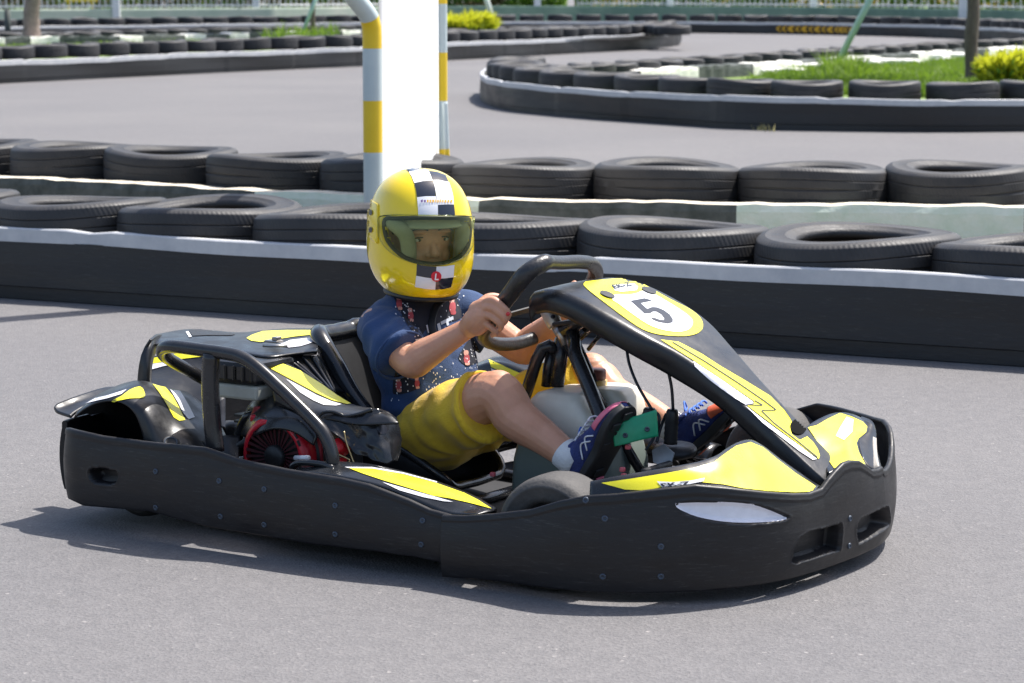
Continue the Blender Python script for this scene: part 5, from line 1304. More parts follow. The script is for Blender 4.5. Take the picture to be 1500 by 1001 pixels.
nt = M_tank.node_tree; b = nt.nodes['Principled BSDF']; old = b.inputs['Base Color'].links[0].from_socket
tc = nt.nodes.new('ShaderNodeTexCoord'); sx = nt.nodes.new('ShaderNodeSeparateXYZ'); nt.links.new(tc.outputs['Object'], sx.inputs[0])
mr = nt.nodes.new('ShaderNodeMapRange'); mr.inputs['From Min'].default_value = .255; mr.inputs['From Max'].default_value = .27; nt.links.new(sx.outputs[2], mr.inputs['Value'])
mxx = nt.nodes.new('ShaderNodeMix'); mxx.data_type = 'RGBA'; mxx.inputs[6].default_value = (.19, .23, .21, 1); nt.links.new(mr.outputs['Result'], mxx.inputs[0]); nt.links.new(old, mxx.inputs[7]); nt.links.new(mxx.outputs[2], b.inputs['Base Color'])
tko = tank.build('fuel_tank', M_tank, kart)
M_cap2 = mat('brown_fuel_cap', (.11, .025, .018), .5, noise_amt=.2)
cc = K(870, 549, y=.075)
Mcp = Matrix.Translation(cc+Vector((0, 0, -.014)))
vs = MB(); pr_ = []
for r_, h_ in ((.030, 0), (.033, .004), (.033, .026), (.030, .030), (.0001, .030)): pr_.append((r_, h_))
vs.lathe(pr_, 24, Mcp)
vs.v = [(x, y, z) if int(i % 24) % 2 else (cc.x+(x-cc.x)*.95, cc.y+(y-cc.y)*.95, z) for i, (x, y, z) in enumerate(vs.v)]
vs.build('tank_cap', M_cap2, tko)
MB().lathe([(.036, -.02), (.036, 0), (.030, 0), (.030, .01)], 24, Mcp).build('tank_neck', mat('amber_neck', (.55, .36, .12), .4), tko)

# ---------- pedals, cables, small fittings
M_grn = mat('green_plate', (.008, .27, .13), .35, noise_amt=.15)
gpl = [[(897, 630, -.24), (905, 622, -.235), (925, 612, -.22), (962, 600, -.19)], [(899, 642, -.24), (912, 636, -.235), (935, 628, -.22), (963, 620, -.19)], [(901, 654, -.24), (915, 651, -.235), (938, 645, -.22), (964, 639, -.19)]]
gp_o = patch('green_bracket', gpl, M_grn, kart, th=.004)
tgp = bvh([gp_o])
for p in ((916, 638), (948, 629)): bolt(p[0], p[1], tgp, gp_o, .006)
ped = bpy.data.objects.new('brake_pedal', None); col.objects.link(ped); ped.parent = kart; ped.location = (.62, -.16, .06)
MB().tube([Vector((.62, -.16, .06)), Vector((.59, -.17, .14)), Vector((.56, -.20, .24))], .008, 8).build('pedal_arm', M_tube, ped, off=(.62, -.16, .06))
MB().tube([Vector((.56, -.27, .24)), Vector((.56, -.14, .24))], .010, 8).build('pedal_bar', M_dark, ped, off=(.62, -.16, .06))
MB().tube([Vector((.70, .12, .06)), Vector((.67, .13, .14)), Vector((.65, .16, .24)), Vector((.65, .24, .24))], .008, 8).build('throttle_pedal', M_tube, kart)
# master cylinders with rubber gaiters
for (px, py0, py1, y, r) in ((985, 600, 650, -.06, .018), (952, 598, 636, -.07, .019)):
    a = K(px, py0, y=y); b = K(px-3, py1, y=y); n = 14; pts = [a.lerp(b, k/(n-1)) for k in range(n)]
    MB().tube(pts, [r*(.72 if k == 0 else (.95+.08*(k % 2)) if k > 2 else .9) for k in range(n)], 14).build('master_cylinder', M_dark, kart)
MB().lathe([(.0001, 0), (.05, 0), (.055, -.008), (.05, -.02), (.0001, -.02)], 20, Matrix.Translation(K(988, 655, y=-.05)) @ Matrix.Rotation(R(12), 4, 'X') @ Matrix.Diagonal((1.1, .9, 1, 1))).build('cylinder_mount', M_dark, kart)
MB().box((.56, -.03, .09), (.16, .16, .06)).box((.46, .02, .12), (.06, .10, .05)).build('pedal_box', M_dark, kart, bevel=.01)
M_lit = mat('grey_bracket_metal', (.30, .31, .33), .4, metal=.6, noise_amt=.2)
MB().prism([(0, 0), (.05, -.01), (.055, .03), (.02, .05), (-.01, .03)], .004, Matrix.Translation(K(958, 678, y=-.14)) @ Matrix.Rotation(R(70), 4, 'X')).build('heel_plate', M_lit, kart)
for l in ([(918, 512, -.05), (922, 534, -.06), (932, 560, -.07), (944, 582, -.07), (955, 600, -.07)], [(974, 528, -.06), (979, 545, -.06), (984, 570, -.06), (986, 600, -.06)], [(860, 470, -.05), (890, 480, -.05), (914, 500, -.05)], [(955, 600, -.07), (966, 612, -.07), (958, 640, -.08), (946, 660, -.10)], [(976, 606, -.05), (968, 626, -.06), (962, 648, -.08)]):
    MB().tube(resample([Vector(v) for v in cr(kp_list(l), 6)], 30), .0042, 8).build('brake_cable', M_blk, kart)
M_pink = mat('pink_fitting', (.65, .12, .14), .5)
for (px, py, y) in ((912, 688, -.24), (914, 697, -.24), (722, 695, -.2), (920, 655, -.22)):
    c = K(px, py, y=y); MB().box(c, (.014, .012, .012)).build('red_fitting', M_pink, kart, bevel=.003)

# ================================================================== THE DRIVER
PO = Vector((-.25, 0, .12))
driver = empty('person', k2w(PO), -KTH)
tag(driver, 'child in yellow checkered helmet, navy shirt and yellow shorts steering the kart', 'person')
M_skin = mat('skin', (.50, .24, .145), .48, col2=(.60, .31, .20), noise_scale=14, sss=.18, bump=.08, bump_scale=150)
M_shirt = mat('navy_cotton', (.012, .038, .115), .85, col2=(.018, .052, .145), noise_scale=10, bump=.25, bump_scale=260, sheen=.08)
M_short = mat('mustard_cotton', (.68, .42, .012), .85, col2=(.76, .50, .025), noise_scale=9, bump=.25, bump_scale=220, sheen=.2)
M_short_in = M_short
def P7(px, py, y): return K(px, py, y=y)
def remesh(mb, name, m, parent, voxel=.005, smooth=6, fn=None, fac=.5, subd=False):
    o = mb.build('tmp_build', m, None, fixn=True)
    md = o.modifiers.new('r', 'REMESH'); md.mode = 'VOXEL'; md.voxel_size = voxel; md.use_smooth_shade = True
    sm = o.modifiers.new('s', 'SMOOTH'); sm.factor = fac; sm.iterations = smooth
    dg = bpy.context.evaluated_depsgraph_get(); me = bpy.data.meshes.new_from_object(o.evaluated_get(dg))
    bpy.data.objects.remove(o)
    if fn:
        ns = [v.normal.copy() for v in me.vertices]
        for v, n in zip(me.vertices, ns): v.co = fn(v.co.copy(), n)
    me.transform(Matrix.Translation(-PO))
    if not me.materials: me.materials.append(m)
    me.polygons.foreach_set('use_smooth', [True]*len(me.polygons)); me.update()
    o = bpy.data.objects.new(name, me); col.objects.link(o); o.parent = parent; return o
def blob(mb, c, r, M=None, n=20):
    """closed ellipsoid"""
    c = Vector(c); vs = [c+(M @ Vector((0, 0, r[2])) if M else Vector((0, 0, r[2])))]; fs = []
    rows = n//2
    for i in range(1, rows):
        th = math.pi*i/rows
        for k in range(n):
            a = 2*math.pi*k/n; p = Vector((r[0]*math.sin(th)*math.cos(a), r[1]*math.sin(th)*math.sin(a), r[2]*math.cos(th)))
            vs.append(c+(M @ p if M else p))
    vs.append(c+(M @ Vector((0, 0, -r[2])) if M else Vector((0, 0, -r[2]))))
    for k in range(n): fs.append((0, 1+k, 1+(k+1) % n))
    for i in range(rows-2):
        for k in range(n): a = 1+i*n; fs.append((a+k, a+n+k, a+n+(k+1) % n, a+(k+1) % n))
    a = 1+(rows-2)*n
    for k in range(n): fs.append((a+k, len(vs)-1, a+(k+1) % n))
    mb.add(vs, fs)
def limb(mb, pts, rad, n=18):
    """tapered rounded limb through joints"""
    P = cr([tuple(p)+(r,) for p, r in zip(pts, rad)], 6)
    mb.tube([p[:3] for p in P], [p[3] for p in P], n)
    blob(mb, P[0][:3], (P[0][3],)*3, n=12); blob(mb, P[-1][:3], (P[-1][3],)*3, n=12)
# joints
shR = Vector((-.345, -.150, .532)); elR = P7(602, 532, -.225); wrR = P7(687, 480, -.185)
shL = Vector((-.28, .155, .545)); elL = P7(766, 512, .235); wrL = P7(830, 458, .19)
hipR = Vector((-.235, -.095, .245)); knR = P7(728, 578, -.19); anR = P7(836, 671, -.205)
hipL = Vector((-.235, .095, .245)); knL = P7(864, 551, .215); anL = P7(990, 628, .165)
body = MB()
limb(body, [shR, shR.lerp(elR, .5), elR, elR.lerp(wrR, .22), elR.lerp(wrR, .6), wrR], [.050, .047, .041, .043, .034, .0265])
limb(body, [shL, shL.lerp(elL, .5), elL, elL.lerp(wrL, .22), elL.lerp(wrL, .6), wrL], [.052, .048, .043, .045, .036, .028])
limb(body, [hipR, hipR.lerp(knR, .5), knR, knR.lerp(anR, .3)+Vector((-.010, 0, -.012)), knR.lerp(anR, .65)+Vector((-.004, 0, -.004)), anR], [.085, .078, .0625, .058, .046, .036])
limb(body, [hipL, hipL.lerp(knL, .5), knL, knL.lerp(anL, .3)+Vector((-.008, 0, -.01)), knL.lerp(anL, .65), anL], [.075, .066, .054, .053, .043, .035])
for kn in (knR, knL): blob(body, kn+Vector((.004, 0, .018)), (.052, .049, .047))
blob(body, (-.27, 0, .28), (.11, .15, .11)); blob(body, (-.285, 0, .40), (.08, .12, .12)); blob(body, (-.32, 0, .50), (.075, .135, .08))
# right hand: palm, four curled fingers and thumb round the near grip
def fin(l, rad): limb(body, [P7(*q) for q in l], rad, n=12)
yg = onw(733, 452).y
limb(body, [wrR, P7(697, 470, yg-.034), P7(706, 461, yg-.040)], [.0285, .034, .030])
limb(body, [P7(698, 478, yg-.034), P7(706, 474, yg-.036)], [.027, .024])
limb(body, [P7(700, 455, yg-.036), P7(710, 448, yg-.040)], [.026, .022])
fin([(711, 443, yg-.046), (722, 440, yg-.050), (734, 448, yg-.046), (744, 459, yg-.032), (743, 466, yg-.012)], [.0118, .0112, .0103, .0092, .0080])
fin([(707, 452, yg-.048), (719, 450, yg-.054), (731, 458, yg-.050), (740, 468, yg-.036), (737, 474, yg-.016)], [.0120, .0114, .0105, .0092, .0082])
fin([(705, 463, yg-.047), (716, 462, yg-.052), (727, 469, yg-.048), (734, 478, yg-.035), (730, 483, yg-.018)], [.0116, .0108, .0099, .0088, .0080])
fin([(703, 474, yg-.044), (712, 475, yg-.047), (720, 481, yg-.043), (726, 488, yg-.032), (721, 491, yg-.018)], [.0104, .0096, .0088, .0080, .0072])
fin([(704, 447, yg-.020), (716, 437, yg+.004), (730, 437, yg+.022), (741, 446, yg+.026)], [.0155, .0135, .0118, .0098])
# left hand round the far grip
g0 = onw(858, 434); gy = Vector((0, 1, 0)); gd_ = (onw(866, 420)-onw(854, 440)).normalized()
limb(body, [wrL, wrL.lerp(g0+Vector((-.02, .03, -.01)), .6), g0+Vector((-.02, .032, .004))], [.028, .032, .028])
for k in range(4):
    b = g0+gd_*(.030-.021*k)+gy*.03; s_ = (1.0, 1.05, 1.0, .85)[k]
    limb(body, [b+Vector((-.012, .006, 0)), b+Vector((.014, .004, .006))*s_, b+Vector((.034, -.012, .002))*s_, b+Vector((.028, -.036, -.010))*s_, b+Vector((.008, -.044, -.016))*s_], [.0122, .0115, .0105, .0096, .0086], n=12)
limb(body, [g0+Vector((-.03, .02, .02)), g0+Vector((-.030, -.01, .028)), g0+Vector((-.018, -.03, .036))], [.015, .0125, .0098], n=12)
# neck and head (head turned to the right, towards the photographer)
HC = P7(615.5, 339, -.02)
yaw = R(-34); Hf = Vector((math.cos(yaw), math.sin(yaw), 0)); Hl = Vector((-math.sin(yaw), math.cos(yaw), 0)); HT = R(3)
Hf_ = (Hf*math.cos(HT)-Vector((0, 0, math.sin(HT)))).normalized(); Hu = Hf_.cross(Hl).normalized()
def H(f, l, u): return HC+Hf_*f+Hl*l+Hu*u
limb(body, [Vector((-.30, 0, .54)), Vector((-.295, -.005, .60)), H(-.01, 0, -.10)], [.062, .055, .056])
MHr = Matrix((Hf_, Hl, Hu)).transposed()
blob(body, H(-.015, 0, .02), (.108, .086, .112), MHr, 28)
blob(body, H(.015, 0, -.045), (.086, .074, .088), MHr, 24)
blob(body, H(.055, 0, -.02), (.044, .066, .058), MHr)
for s_ in (-1, 1):
    blob(body, H(.066, .036*s_, -.056), (.028, .026, .026), MHr, 14)       # cheeks
    blob(body, H(.083, .034*s_, .012), (.016, .026, .009), MHr, 14)        # brow
    blob(body, H(.068, .036*s_, -.012), (.0215, .021, .0165), MHr, 14)     # lids
    blob(body, H(.096, .0135*s_, -.052), (.0105, .0095, .008), MHr, 12)    # nostrils
    blob(body, H(-.012, .086*s_, -.02), (.018, .010, .030), MHr, 12)       # ears
limb(body, [H(.086, 0, -.004), H(.097, 0, -.028), H(.107, 0, -.046)], [.008, .0095, .0125], n=12)
blob(body, H(.09, 0, -.080), (.014, .026, .0065), MHr, 14); blob(body, H(.087, 0, -.091), (.014, .022, .007), MHr, 14)
blob(body, H(.072, 0, -.112), (.026, .030, .02), MHr, 14)
def hide_inside(v, n): return v
bd = remesh(body, 'body', M_skin, driver, voxel=.0028, smooth=3, fac=.5)
def dobj(mb, name, m, parent=driver, **k):
    return mb.build(name, m, parent, off=PO, **k)
M_eye = mat('eye_white', (.62, .58, .52), .25); M_iris = mat('dark_iris', (.012, .008, .006), .15); M_hair = mat('black_hair', (.012, .010, .009), .5)
for s_ in (-1, 1):
    e = MB(); blob(e, H(.0765, .036*s_, -.0115), (.0145, .0165, .0075), MHr, 20); dobj(e, 'eye', M_eye)
    e = MB(); blob(e, H(.0865, .0345*s_, -.0108), (.0056, .0070, .0068), MHr, 14); dobj(e, 'iris', M_iris)
    l = MB(); l.tube(cr([H(.083, .019*s_, -.008), H(.0915, .028*s_, -.0035), H(.0905, .040*s_, -.0030), H(.078, .053*s_, -.009)], 5), .0019, 6); dobj(l, 'eyelash', M_hair)
    b = MB(); b.tube(cr([H(.0955, .015*s_, .0165), H(.0985, .030*s_, .0215), H(.0945, .046*s_, .0205), H(.083, .060*s_, .013)], 5), .0036, 8, flat=.6); dobj(b, 'eyebrow', M_hair)
lm = MB(); lm.tube(cr([H(.096, -.022, -.0855), H(.103, -.008, -.0845), H(.1045, 0, -.0855), H(.103, .008, -.0845), H(.096, .022, -.0855)], 5), .0030, 8); dobj(lm, 'lips', mat('lip_skin', (.36, .12, .10), .45))
hr = MB(); blob(hr, H(-.018, 0, .030), (.110, .090, .108), MHr, 28); hro = dobj(hr, 'hair', M_hair)

# ---- shirt
sh = MB()
spine = [(-.255, 0, .225, .150, .105), (-.262, 0, .29, .158, .118), (-.275, 0, .36, .160, .120), (-.302, 0, .43, .166, .122), (-.322, 0, .50, .170, .118), (-.328, 0, .55, .160, .100), (-.322, 0, .585, .115, .080), (-.312, 0, .612, .075, .066)]
rows = []
for x, y, z, wl_, dp in cr(spine, 4):
    r = []
    for k in range(32):
        a = 2*math.pi*k/32; cx, sx = math.cos(a), math.sin(a)
        r.append((x+dp*math.copysign(abs(cx)**.85, cx), y+wl_*math.copysign(abs(sx)**.85, sx), z))
    rows.append(r)
sh.grid(rows, closed_v=True); k = len(rows)-1
sh.f += [tuple(reversed(range(32))), tuple(range(k*32, k*32+32))]; sh.mi += [0, 0]; sh.sm += [True, True]
def sleeve(mb, a, b, c, ra, rb):
    d = (c-b).normalized(); pts = [a, a.lerp(b, .5)+Vector((0, 0, .01)), b, c]
    P = cr([tuple(p)+(r,) for p, r in zip(pts, (ra, (ra+rb)/2*1.0, rb, rb*1.04))], 6); mb.tube([p[:3] for p in P], [p[3] for p in P], 24)
    blob(mb, P[0][:3], (ra,)*3, n=16)
dR = (elR-shR); dL = (elL-shL)
sleeve(sh, shR+Vector((-.01, .02, -.008)), shR+dR*.42+Vector((-.004, -.004, .0)), shR+dR*.80+Vector((-.006, -.004, -.002)), .058, .070)
sleeve(sh, shL+Vector((-.02, -.02, -.008)), shL+dL*.30, shL+dL*.52, .066, .068)
blob(sh, (-.335, -.09, .555), (.06, .08, .045)); blob(sh, (-.32, .09, .555), (.06, .08, .045))
def folds(v, n):
    p = v
    a = noise.noise(Vector((p.x*9, p.y*9, p.z*16)))*.009+.004*abs(noise.noise(Vector((p.x*14+p.z*9, p.y*16, p.z*22))))
    d = (elR-shR).normalized(); t = (p-shR).dot(d)
    b = math.sin(p.z*95+p.y*22+5*noise.noise(p*7))*.0042*max(0, 1-abs(p.z-.30)/.12)
    c = 0
    if p.y < -.14 and p.z > .40: c = math.sin(t*130+6*noise.noise(p*9))*.0036*max(0, min(1, (t-.02)/.04))
    e = .004*math.sin(p.x*60+p.z*50+4*noise.noise(p*6))*(1 if p.z > .42 else .4)*max(0, noise.noise(p*5)+.2)
    return v+n*(a+b+c+e)
shirt = remesh(sh, 'shirt', M_shirt, driver, voxel=.005, smooth=5, fn=folds)
# decals on the driver: work in the kart frame, then shift to the driver's own origin
def bvh_k(o):
    me = o.data; return BVHTree.FromPolygons([v.co+PO for v in me.vertices], [tuple(p.vertices) for p in me.polygons])
def ddecal(name, poly, trees, m, parent, **k):
    o = decal(name, poly, trees, m, parent, **k)
    if o: o.data.transform(Matrix.Translation(-PO))
    return o
tsr = [bvh_k(shirt)]
M_ink = mat('dark_navy_print', (.006, .008, .018), .85); M_dot = mat('white_print', (.68, .70, .74), .8); M_rp = mat('red_print', (.34, .05, .06), .8); M_pk = mat('peach_print', (.55, .28, .22), .8); M_grb = mat('grey_print', (.42, .46, .52), .8)
zs_ = lambda pts: z1(pts, 4.55, 500, 400)
# dark printed field of the shirt front
ddecal('dark_print', zs_([(340, 130), (420, 130), (560, 170), (640, 160), (740, 130), (780, 200), (800, 300), (700, 330), (560, 380), (520, 440), (480, 400), (430, 330), (380, 230)]), tsr, M_ink, shirt, step=3, smooth=2)
ddecal('dark_print', zs_([(360, 655), (372, 640), (380, 636), (360, 660), (430, 700), (520, 730), (520, 760), (470, 790), (400, 806), (350, 806), (345, 760), (350, 700)]), tsr, M_ink, shirt, step=3, smooth=2)
ddecal('dark_print', zs_([(800, 520), (860, 430), (900, 470), (930, 540), (960, 600), (900, 596), (850, 620), (800, 600), (780, 560)]), tsr, M_ink, shirt, step=3, smooth=2)
rnd = random.Random(11)
dots = MB()
def dotat(px, py, rad):
    d = rayl(px, py).normalized(); h = tsr[0].ray_cast(CAML, d)
    if h[0] is None: return
    n = h[1] if h[1].dot(d) < 0 else -h[1]; M = Matrix.Translation(h[0]+n*.0032) @ n.to_track_quat('Z', 'Y').to_matrix().to_4x4()
    dots.add([M @ Vector((rad*math.cos(a*math.pi/3), rad*math.sin(a*math.pi/3)*1.5, 0)) for a in range(6)], [(0, 1, 2, 3, 4, 5)], 0, False)
for _ in range(150):
    a = rnd.random()
    if a < .22: x, y = rnd.uniform(320, 520), rnd.uniform(130, 430); y = 130+(x-320)*1.1+rnd.uniform(-60, 120)
    elif a < .4: x, y = rnd.uniform(640, 830), rnd.uniform(110, 330)
    elif a < .75: x = rnd.uniform(330, 900); y = 830-(x-330)*.36+rnd.uniform(-110, 40)
    elif a < .85: x, y = rnd.uniform(160, 210), rnd.uniform(70, 130)
    else: x, y = rnd.uniform(780, 930), rnd.uniform(430, 640)
    q = zs_([(x, y)])[0]; dotat(q[0], q[1], rnd.uniform(.0010, .0020))
tag(dots.build('dots', M_dot, shirt, off=PO), kind='stuff')
# small printed figures as plain colour patches, and the two block letters
for (x, y, s_) in ((385, 205, 1.0), (460, 285, .9), (735, 225, 1.15), (385, 745, 1.0), (830, 570, 1.0), (505, 735, .8)):
    def sq(dx, dy, w_, h_): return zs_([(x+(dx-w_)*s_, y+(dy-h_)*s_), (x+(dx+w_)*s_, y+(dy-h_)*s_), (x+(dx+w_)*s_, y+(dy+h_)*s_), (x+(dx-w_)*s_, y+(dy+h_)*s_)])
    ddecal('printed_patch', sq(-4, -36, 13, 14), tsr, M_pk, shirt, step=2, lift=.003, smooth=2)
    ddecal('printed_patch', sq(0, 4, 16, 24), tsr, M_rp, shirt, step=2, lift=.003, smooth=2)
    ddecal('printed_patch', sq(5, 36, 13, 10), tsr, M_rp if s_ > 1 else M_pk, shirt, step=2, lift=.003, smooth=2)
for l in ([(632, 345), (650, 335), (662, 390), (645, 398)], [(655, 330), (738, 290), (742, 312), (660, 350)], [(690, 320), (705, 312), (712, 350), (698, 356)], [(580, 350), (592, 345), (606, 420), (592, 425)], [(560, 352), (570, 348), (580, 400), (572, 404)], [(490, 438), (536, 432), (538, 456), (494, 462)]):
    ddecal('block_letter', zs_(l), tsr, M_grb, shirt, step=2, lift=.0036)
# collar and chin strap
nk = MB(); nk.tube([Vector((-.312+.068*math.cos(a), .076*math.sin(a), .606-.022*math.cos(a))) for a in [i*math.pi/14 for i in range(28)]], .0075, 8, closed=True); dobj(nk, 'collar', mat('navy_rib', (.02, .045, .11), .85))
M_strap = mat('black_strap', (.012, .012, .013), .6)
stp = []
for (px, py) in ((664, 424), (656, 436), (642, 446), (634, 462), (632, 478), (636, 494)):
    d = rayl(px, py).normalized(); h = tsr[0].ray_cast(CAML, d); q = h[0] if h[0] is not None else K(px, py, y=-.03)
    stp.append(q-d*.012)
a_ = MB(); a_.tube(cr(stp, 6), .0125, 10, flat=.35); dobj(a_, 'chin_strap', M_strap)
stp2 = [K(px, py, y=-.06) for px, py in ((590, 425), (606, 436), (622, 441), (640, 440), (655, 430))]
a_ = MB(); a_.tube(cr(stp2, 6), .009, 10, flat=.4); dobj(a_, 'chin_strap', M_strap)

# ---- shorts
sr = MB()
blob(sr, (-.25, 0, .225), (.12, .175, .105), n=28)
hemR = P7(710, 594, -.172); hemL = P7(853, 550, .205)
def legtube(mb, a, b, ra, rb, rm=None):
    P = cr([tuple(a)+(ra,), tuple(a.lerp(b, .5))+((ra+rb)/2 if rm is None else rm,), tuple(b)+(rb,)], 8); mb.tube([p[:3] for p in P], [p[3] for p in P], 26); blob(mb, P[0][:3], (ra,)*3, n=16)
legtube(sr, Vector((-.21, -.095, .255)), hemR, .096, .095, .093)
legtube(sr, Vector((-.22, .095, .235)), hemL, .092, .067, .074)
def sfold(v, n):
    p = v; a = noise.noise(Vector((p.x*8, p.y*10, p.z*10)))*.009+noise.noise(p*22)*.003
    b = math.sin(p.x*70+p.z*40+5*noise.noise(p*8))*.0048*max(0, min(1, (p.x+.20)/.08))+.006*abs(noise.noise(Vector((p.x*12+p.z*8, p.y*9, p.z*18))))
    if p.y < -.05 and p.z < .30 and p.x > -.05: a -= 0
    return v+n*(a+b)
shorts = remesh(sr, 'shorts', M_short, driver, voxel=.0055, smooth=5, fn=sfold)
for c, kn, r_ in ((hemR, knR, .095), (hemL, knL, .067)):
    d = (c-(Vector((-.21, -.095, .255)) if c is hemR else Vector((-.22, .095, .25)))).normalized(); u = d.cross(Vector((0, 1, 0))).normalized(); w2 = d.cross(u)
    mb = MB(); mb.tube([c+d*.001+(u*math.cos(a)+w2*math.sin(a))*(r_-.006) for a in [i*math.pi/16 for i in range(32)]], .006, 8, closed=True); dobj(mb, 'hem', mat('orange_hem', (.52, .24, .02), .8) if c is hemL else M_short, shorts)

# ---- socks and shoes
M_sock = mat('white_sock', (.66, .66, .66), .9, noise_amt=.05, bump=.3, bump_scale=200)
for kn, an in ((knR, anR), (knL, anL)):
    d = (an-kn).normalized(); mb = MB(); mb.tube([an-d*.030, an-d*.026, an-d*.0, an+d*.03], [.036, .0425, .0425, .042], 20); dobj(mb, 'sock', M_sock)
M_shoe = mat('blue_mesh_shoe', (.015, .022, .10), .7, col2=(.022, .045, .20), noise_scale=22, bump=.4, bump_scale=180)
M_sole = mat('dark_sole', (.015, .015, .016), .6); M_pkc = mat('pink_toe', (.62, .11, .20), .6, col2=(.70, .2, .28), noise_scale=18); M_orn = mat('orange_sole', (.62, .10, .03), .6, noise_amt=.2); M_lace = mat('blue_lace', (.05, .16, .60), .7)
def shoe(heel, toe, side, an, name='shoe', toe_m=None, flip=1):
    """heel, toe: points on the sole; side: unit vector across the foot"""
    L = toe-heel; ln = L.length; f = L.normalized(); n = side.cross(f).normalized()
    if n.dot(an-heel) < 0: n = -n
    root = bpy.data.objects.new(name, None); col.objects.link(root); root.parent = driver; root.location = heel-PO
    def B(a, b, c): return heel+f*(a*ln)+side*b+n*c
    up = MB(); rows = []
    for a, w_, h_, ss in ((-.03, .016, .030, 0), (.0, .030, .058, 0), (.08, .037, .078, 0), (.2, .038, .088, 0), (.33, .037, .083, 0), (.48, .040, .068, 0), (.62, .045, .055, 0), (.76, .047, .045, 0), (.88, .042, .036, 0), (.97, .028, .026, 0), (1.01, .012, .015, 0)):
        r = []
        for k in range(24):
            t = 2*math.pi*k/24; c_, s_ = math.cos(t), math.sin(t)
            r.append(tuple(B(a, w_*math.copysign(abs(c_)**.8, c_), h_*.5+.5*h_*math.copysign(abs(s_)**.8, s_))))
        rows.append(r)
    g_ = [list(x) for x in zip(*[cr([rows[i][k] for i in range(len(rows))], 4) for k in range(24)])]
    up.grid(g_, closed_v=True); k = len(g_)-1; up.f += [tuple(range(24)), tuple(range(k*24, k*24+24))]; up.mi += [0, 0]; up.sm += [True, True]
    uo = up.build('upper', M_shoe, root, off=heel)
    so = MB(); rows = []
    for a, w_ in ((-.04, .018), (.0, .034), (.08, .041), (.25, .041), (.45, .038), (.62, .046), (.78, .049), (.9, .044), (.98, .031), (1.03, .014)):
        c = .004*math.cos(a*6)
        rows.append([tuple(B(a, -w_, .010)), tuple(B(a, -w_*1.04, -.004)), tuple(B(a, -w_*.96, -.012+c)), tuple(B(a, 0, -.014+c)), tuple(B(a, w_*.96, -.012+c)), tuple(B(a, w_*1.04, -.004)), tuple(B(a, w_, .010))])
    gg_ = crgrid(rows, 4, 3); so.grid(gg_); so.build('sole', M_sole, root, off=heel, solid=.006, solid_off=-1)
    rnd = random.Random(4); q = MB()
    pads = [(.08, -.018), (.08, .018), (.2, 0), (.56, -.024), (.60, .022), (.7, 0), (.8, -.022), (.82, .022), (.93, 0)]
    for i, (a, b) in enumerate(pads):
        m_ = (toe_m or M_pkc) if i % 3 == 1 else M_sole
        x = MB(); Mx_ = Matrix((f, side, -n)).transposed().to_4x4(); Mx_.translation = B(a, b, -.013)
        x.prism([(-.012, -.012), (.010, -.014), (.014, .012), (-.010, .014)], .006, Mx_); x.build('sole_pad', m_, root, off=heel, bevel=.002)
    # toe cap, laces
    tc_ = MB(); tr_ = []
    for a, w_, h_ in ((.66, .0468, .0525), (.76, .0485, .0466), (.88, .0435, .0376), (.97, .0295, .0276), (1.015, .013, .0165)):
        tr_.append([tuple(B(a, w_*math.cos(t), h_*.5+.53*h_*math.sin(t))) for t in [math.pi*(-.05+1.1*i/14) for i in range(15)]])
    tc_.grid(crgrid(tr_, 4, 2)); tc_.build('toe_cap', toe_m or M_pkc, root, off=heel, solid=.0015, solid_off=1)
    for i in range(5):
        a = .34+.07*i; hh = .083-.0068*5*(a-.33)*.9; l = MB()
        l.tube(cr([B(a, -.024, hh*.93), B(a+.015, -.01, hh*1.03), B(a+.02, .01, hh*1.03), B(a, .024, hh*.93)], 4), .0028, 6); l.build('lace', M_lace if toe_m else M_wht, root, off=heel)
    l = MB(); l.tube(cr([B(.33, 0, .09), B(.36, .03, .115), B(.30, .045, .10), B(.31, .01, .092)], 5), .0024, 6); l.build('lace_bow', M_lace, root, off=heel)
    for s_ in (-1, 1):
        l = MB(); l.tube(cr([B(.28, .0385*s_, .02), B(.40, .0395*s_, .045), B(.52, .0425*s_, .022)], 5), .0022, 6); l.build('side_stripe', M_wht, root, off=heel)
        l = MB(); l.tube(cr([B(.40, .0395*s_, .02), B(.50, .0415*s_, .042), B(.60, .0455*s_, .02)], 5), .0022, 6); l.build('side_stripe', M_wht, root, off=heel)
    cl = MB(); cl.tube([B(.10, .030*math.cos(t), .082+.0*math.sin(t))+f*(.034*math.sin(t)+.014) for t in [i*math.pi/10 for i in range(20)]], .0075, 8, closed=True); cl.build('ankle_collar', M_shoe, root, off=heel)
    return root
fl_ = Vector((0, 1, 0))
hR = anR+Vector((.052, -.004, -.062)); tR = P7(917, 597, -.235)
shoe(hR, tR, (Vector((.20, .97, 0))).normalized(), anR)
hL = anL+Vector((.050, -.002, -.058)); tL = P7(1082, 596, .17)
shoe(hL, tL, (Vector((-.15, .98, 0))).normalized(), anL, toe_m=M_orn)

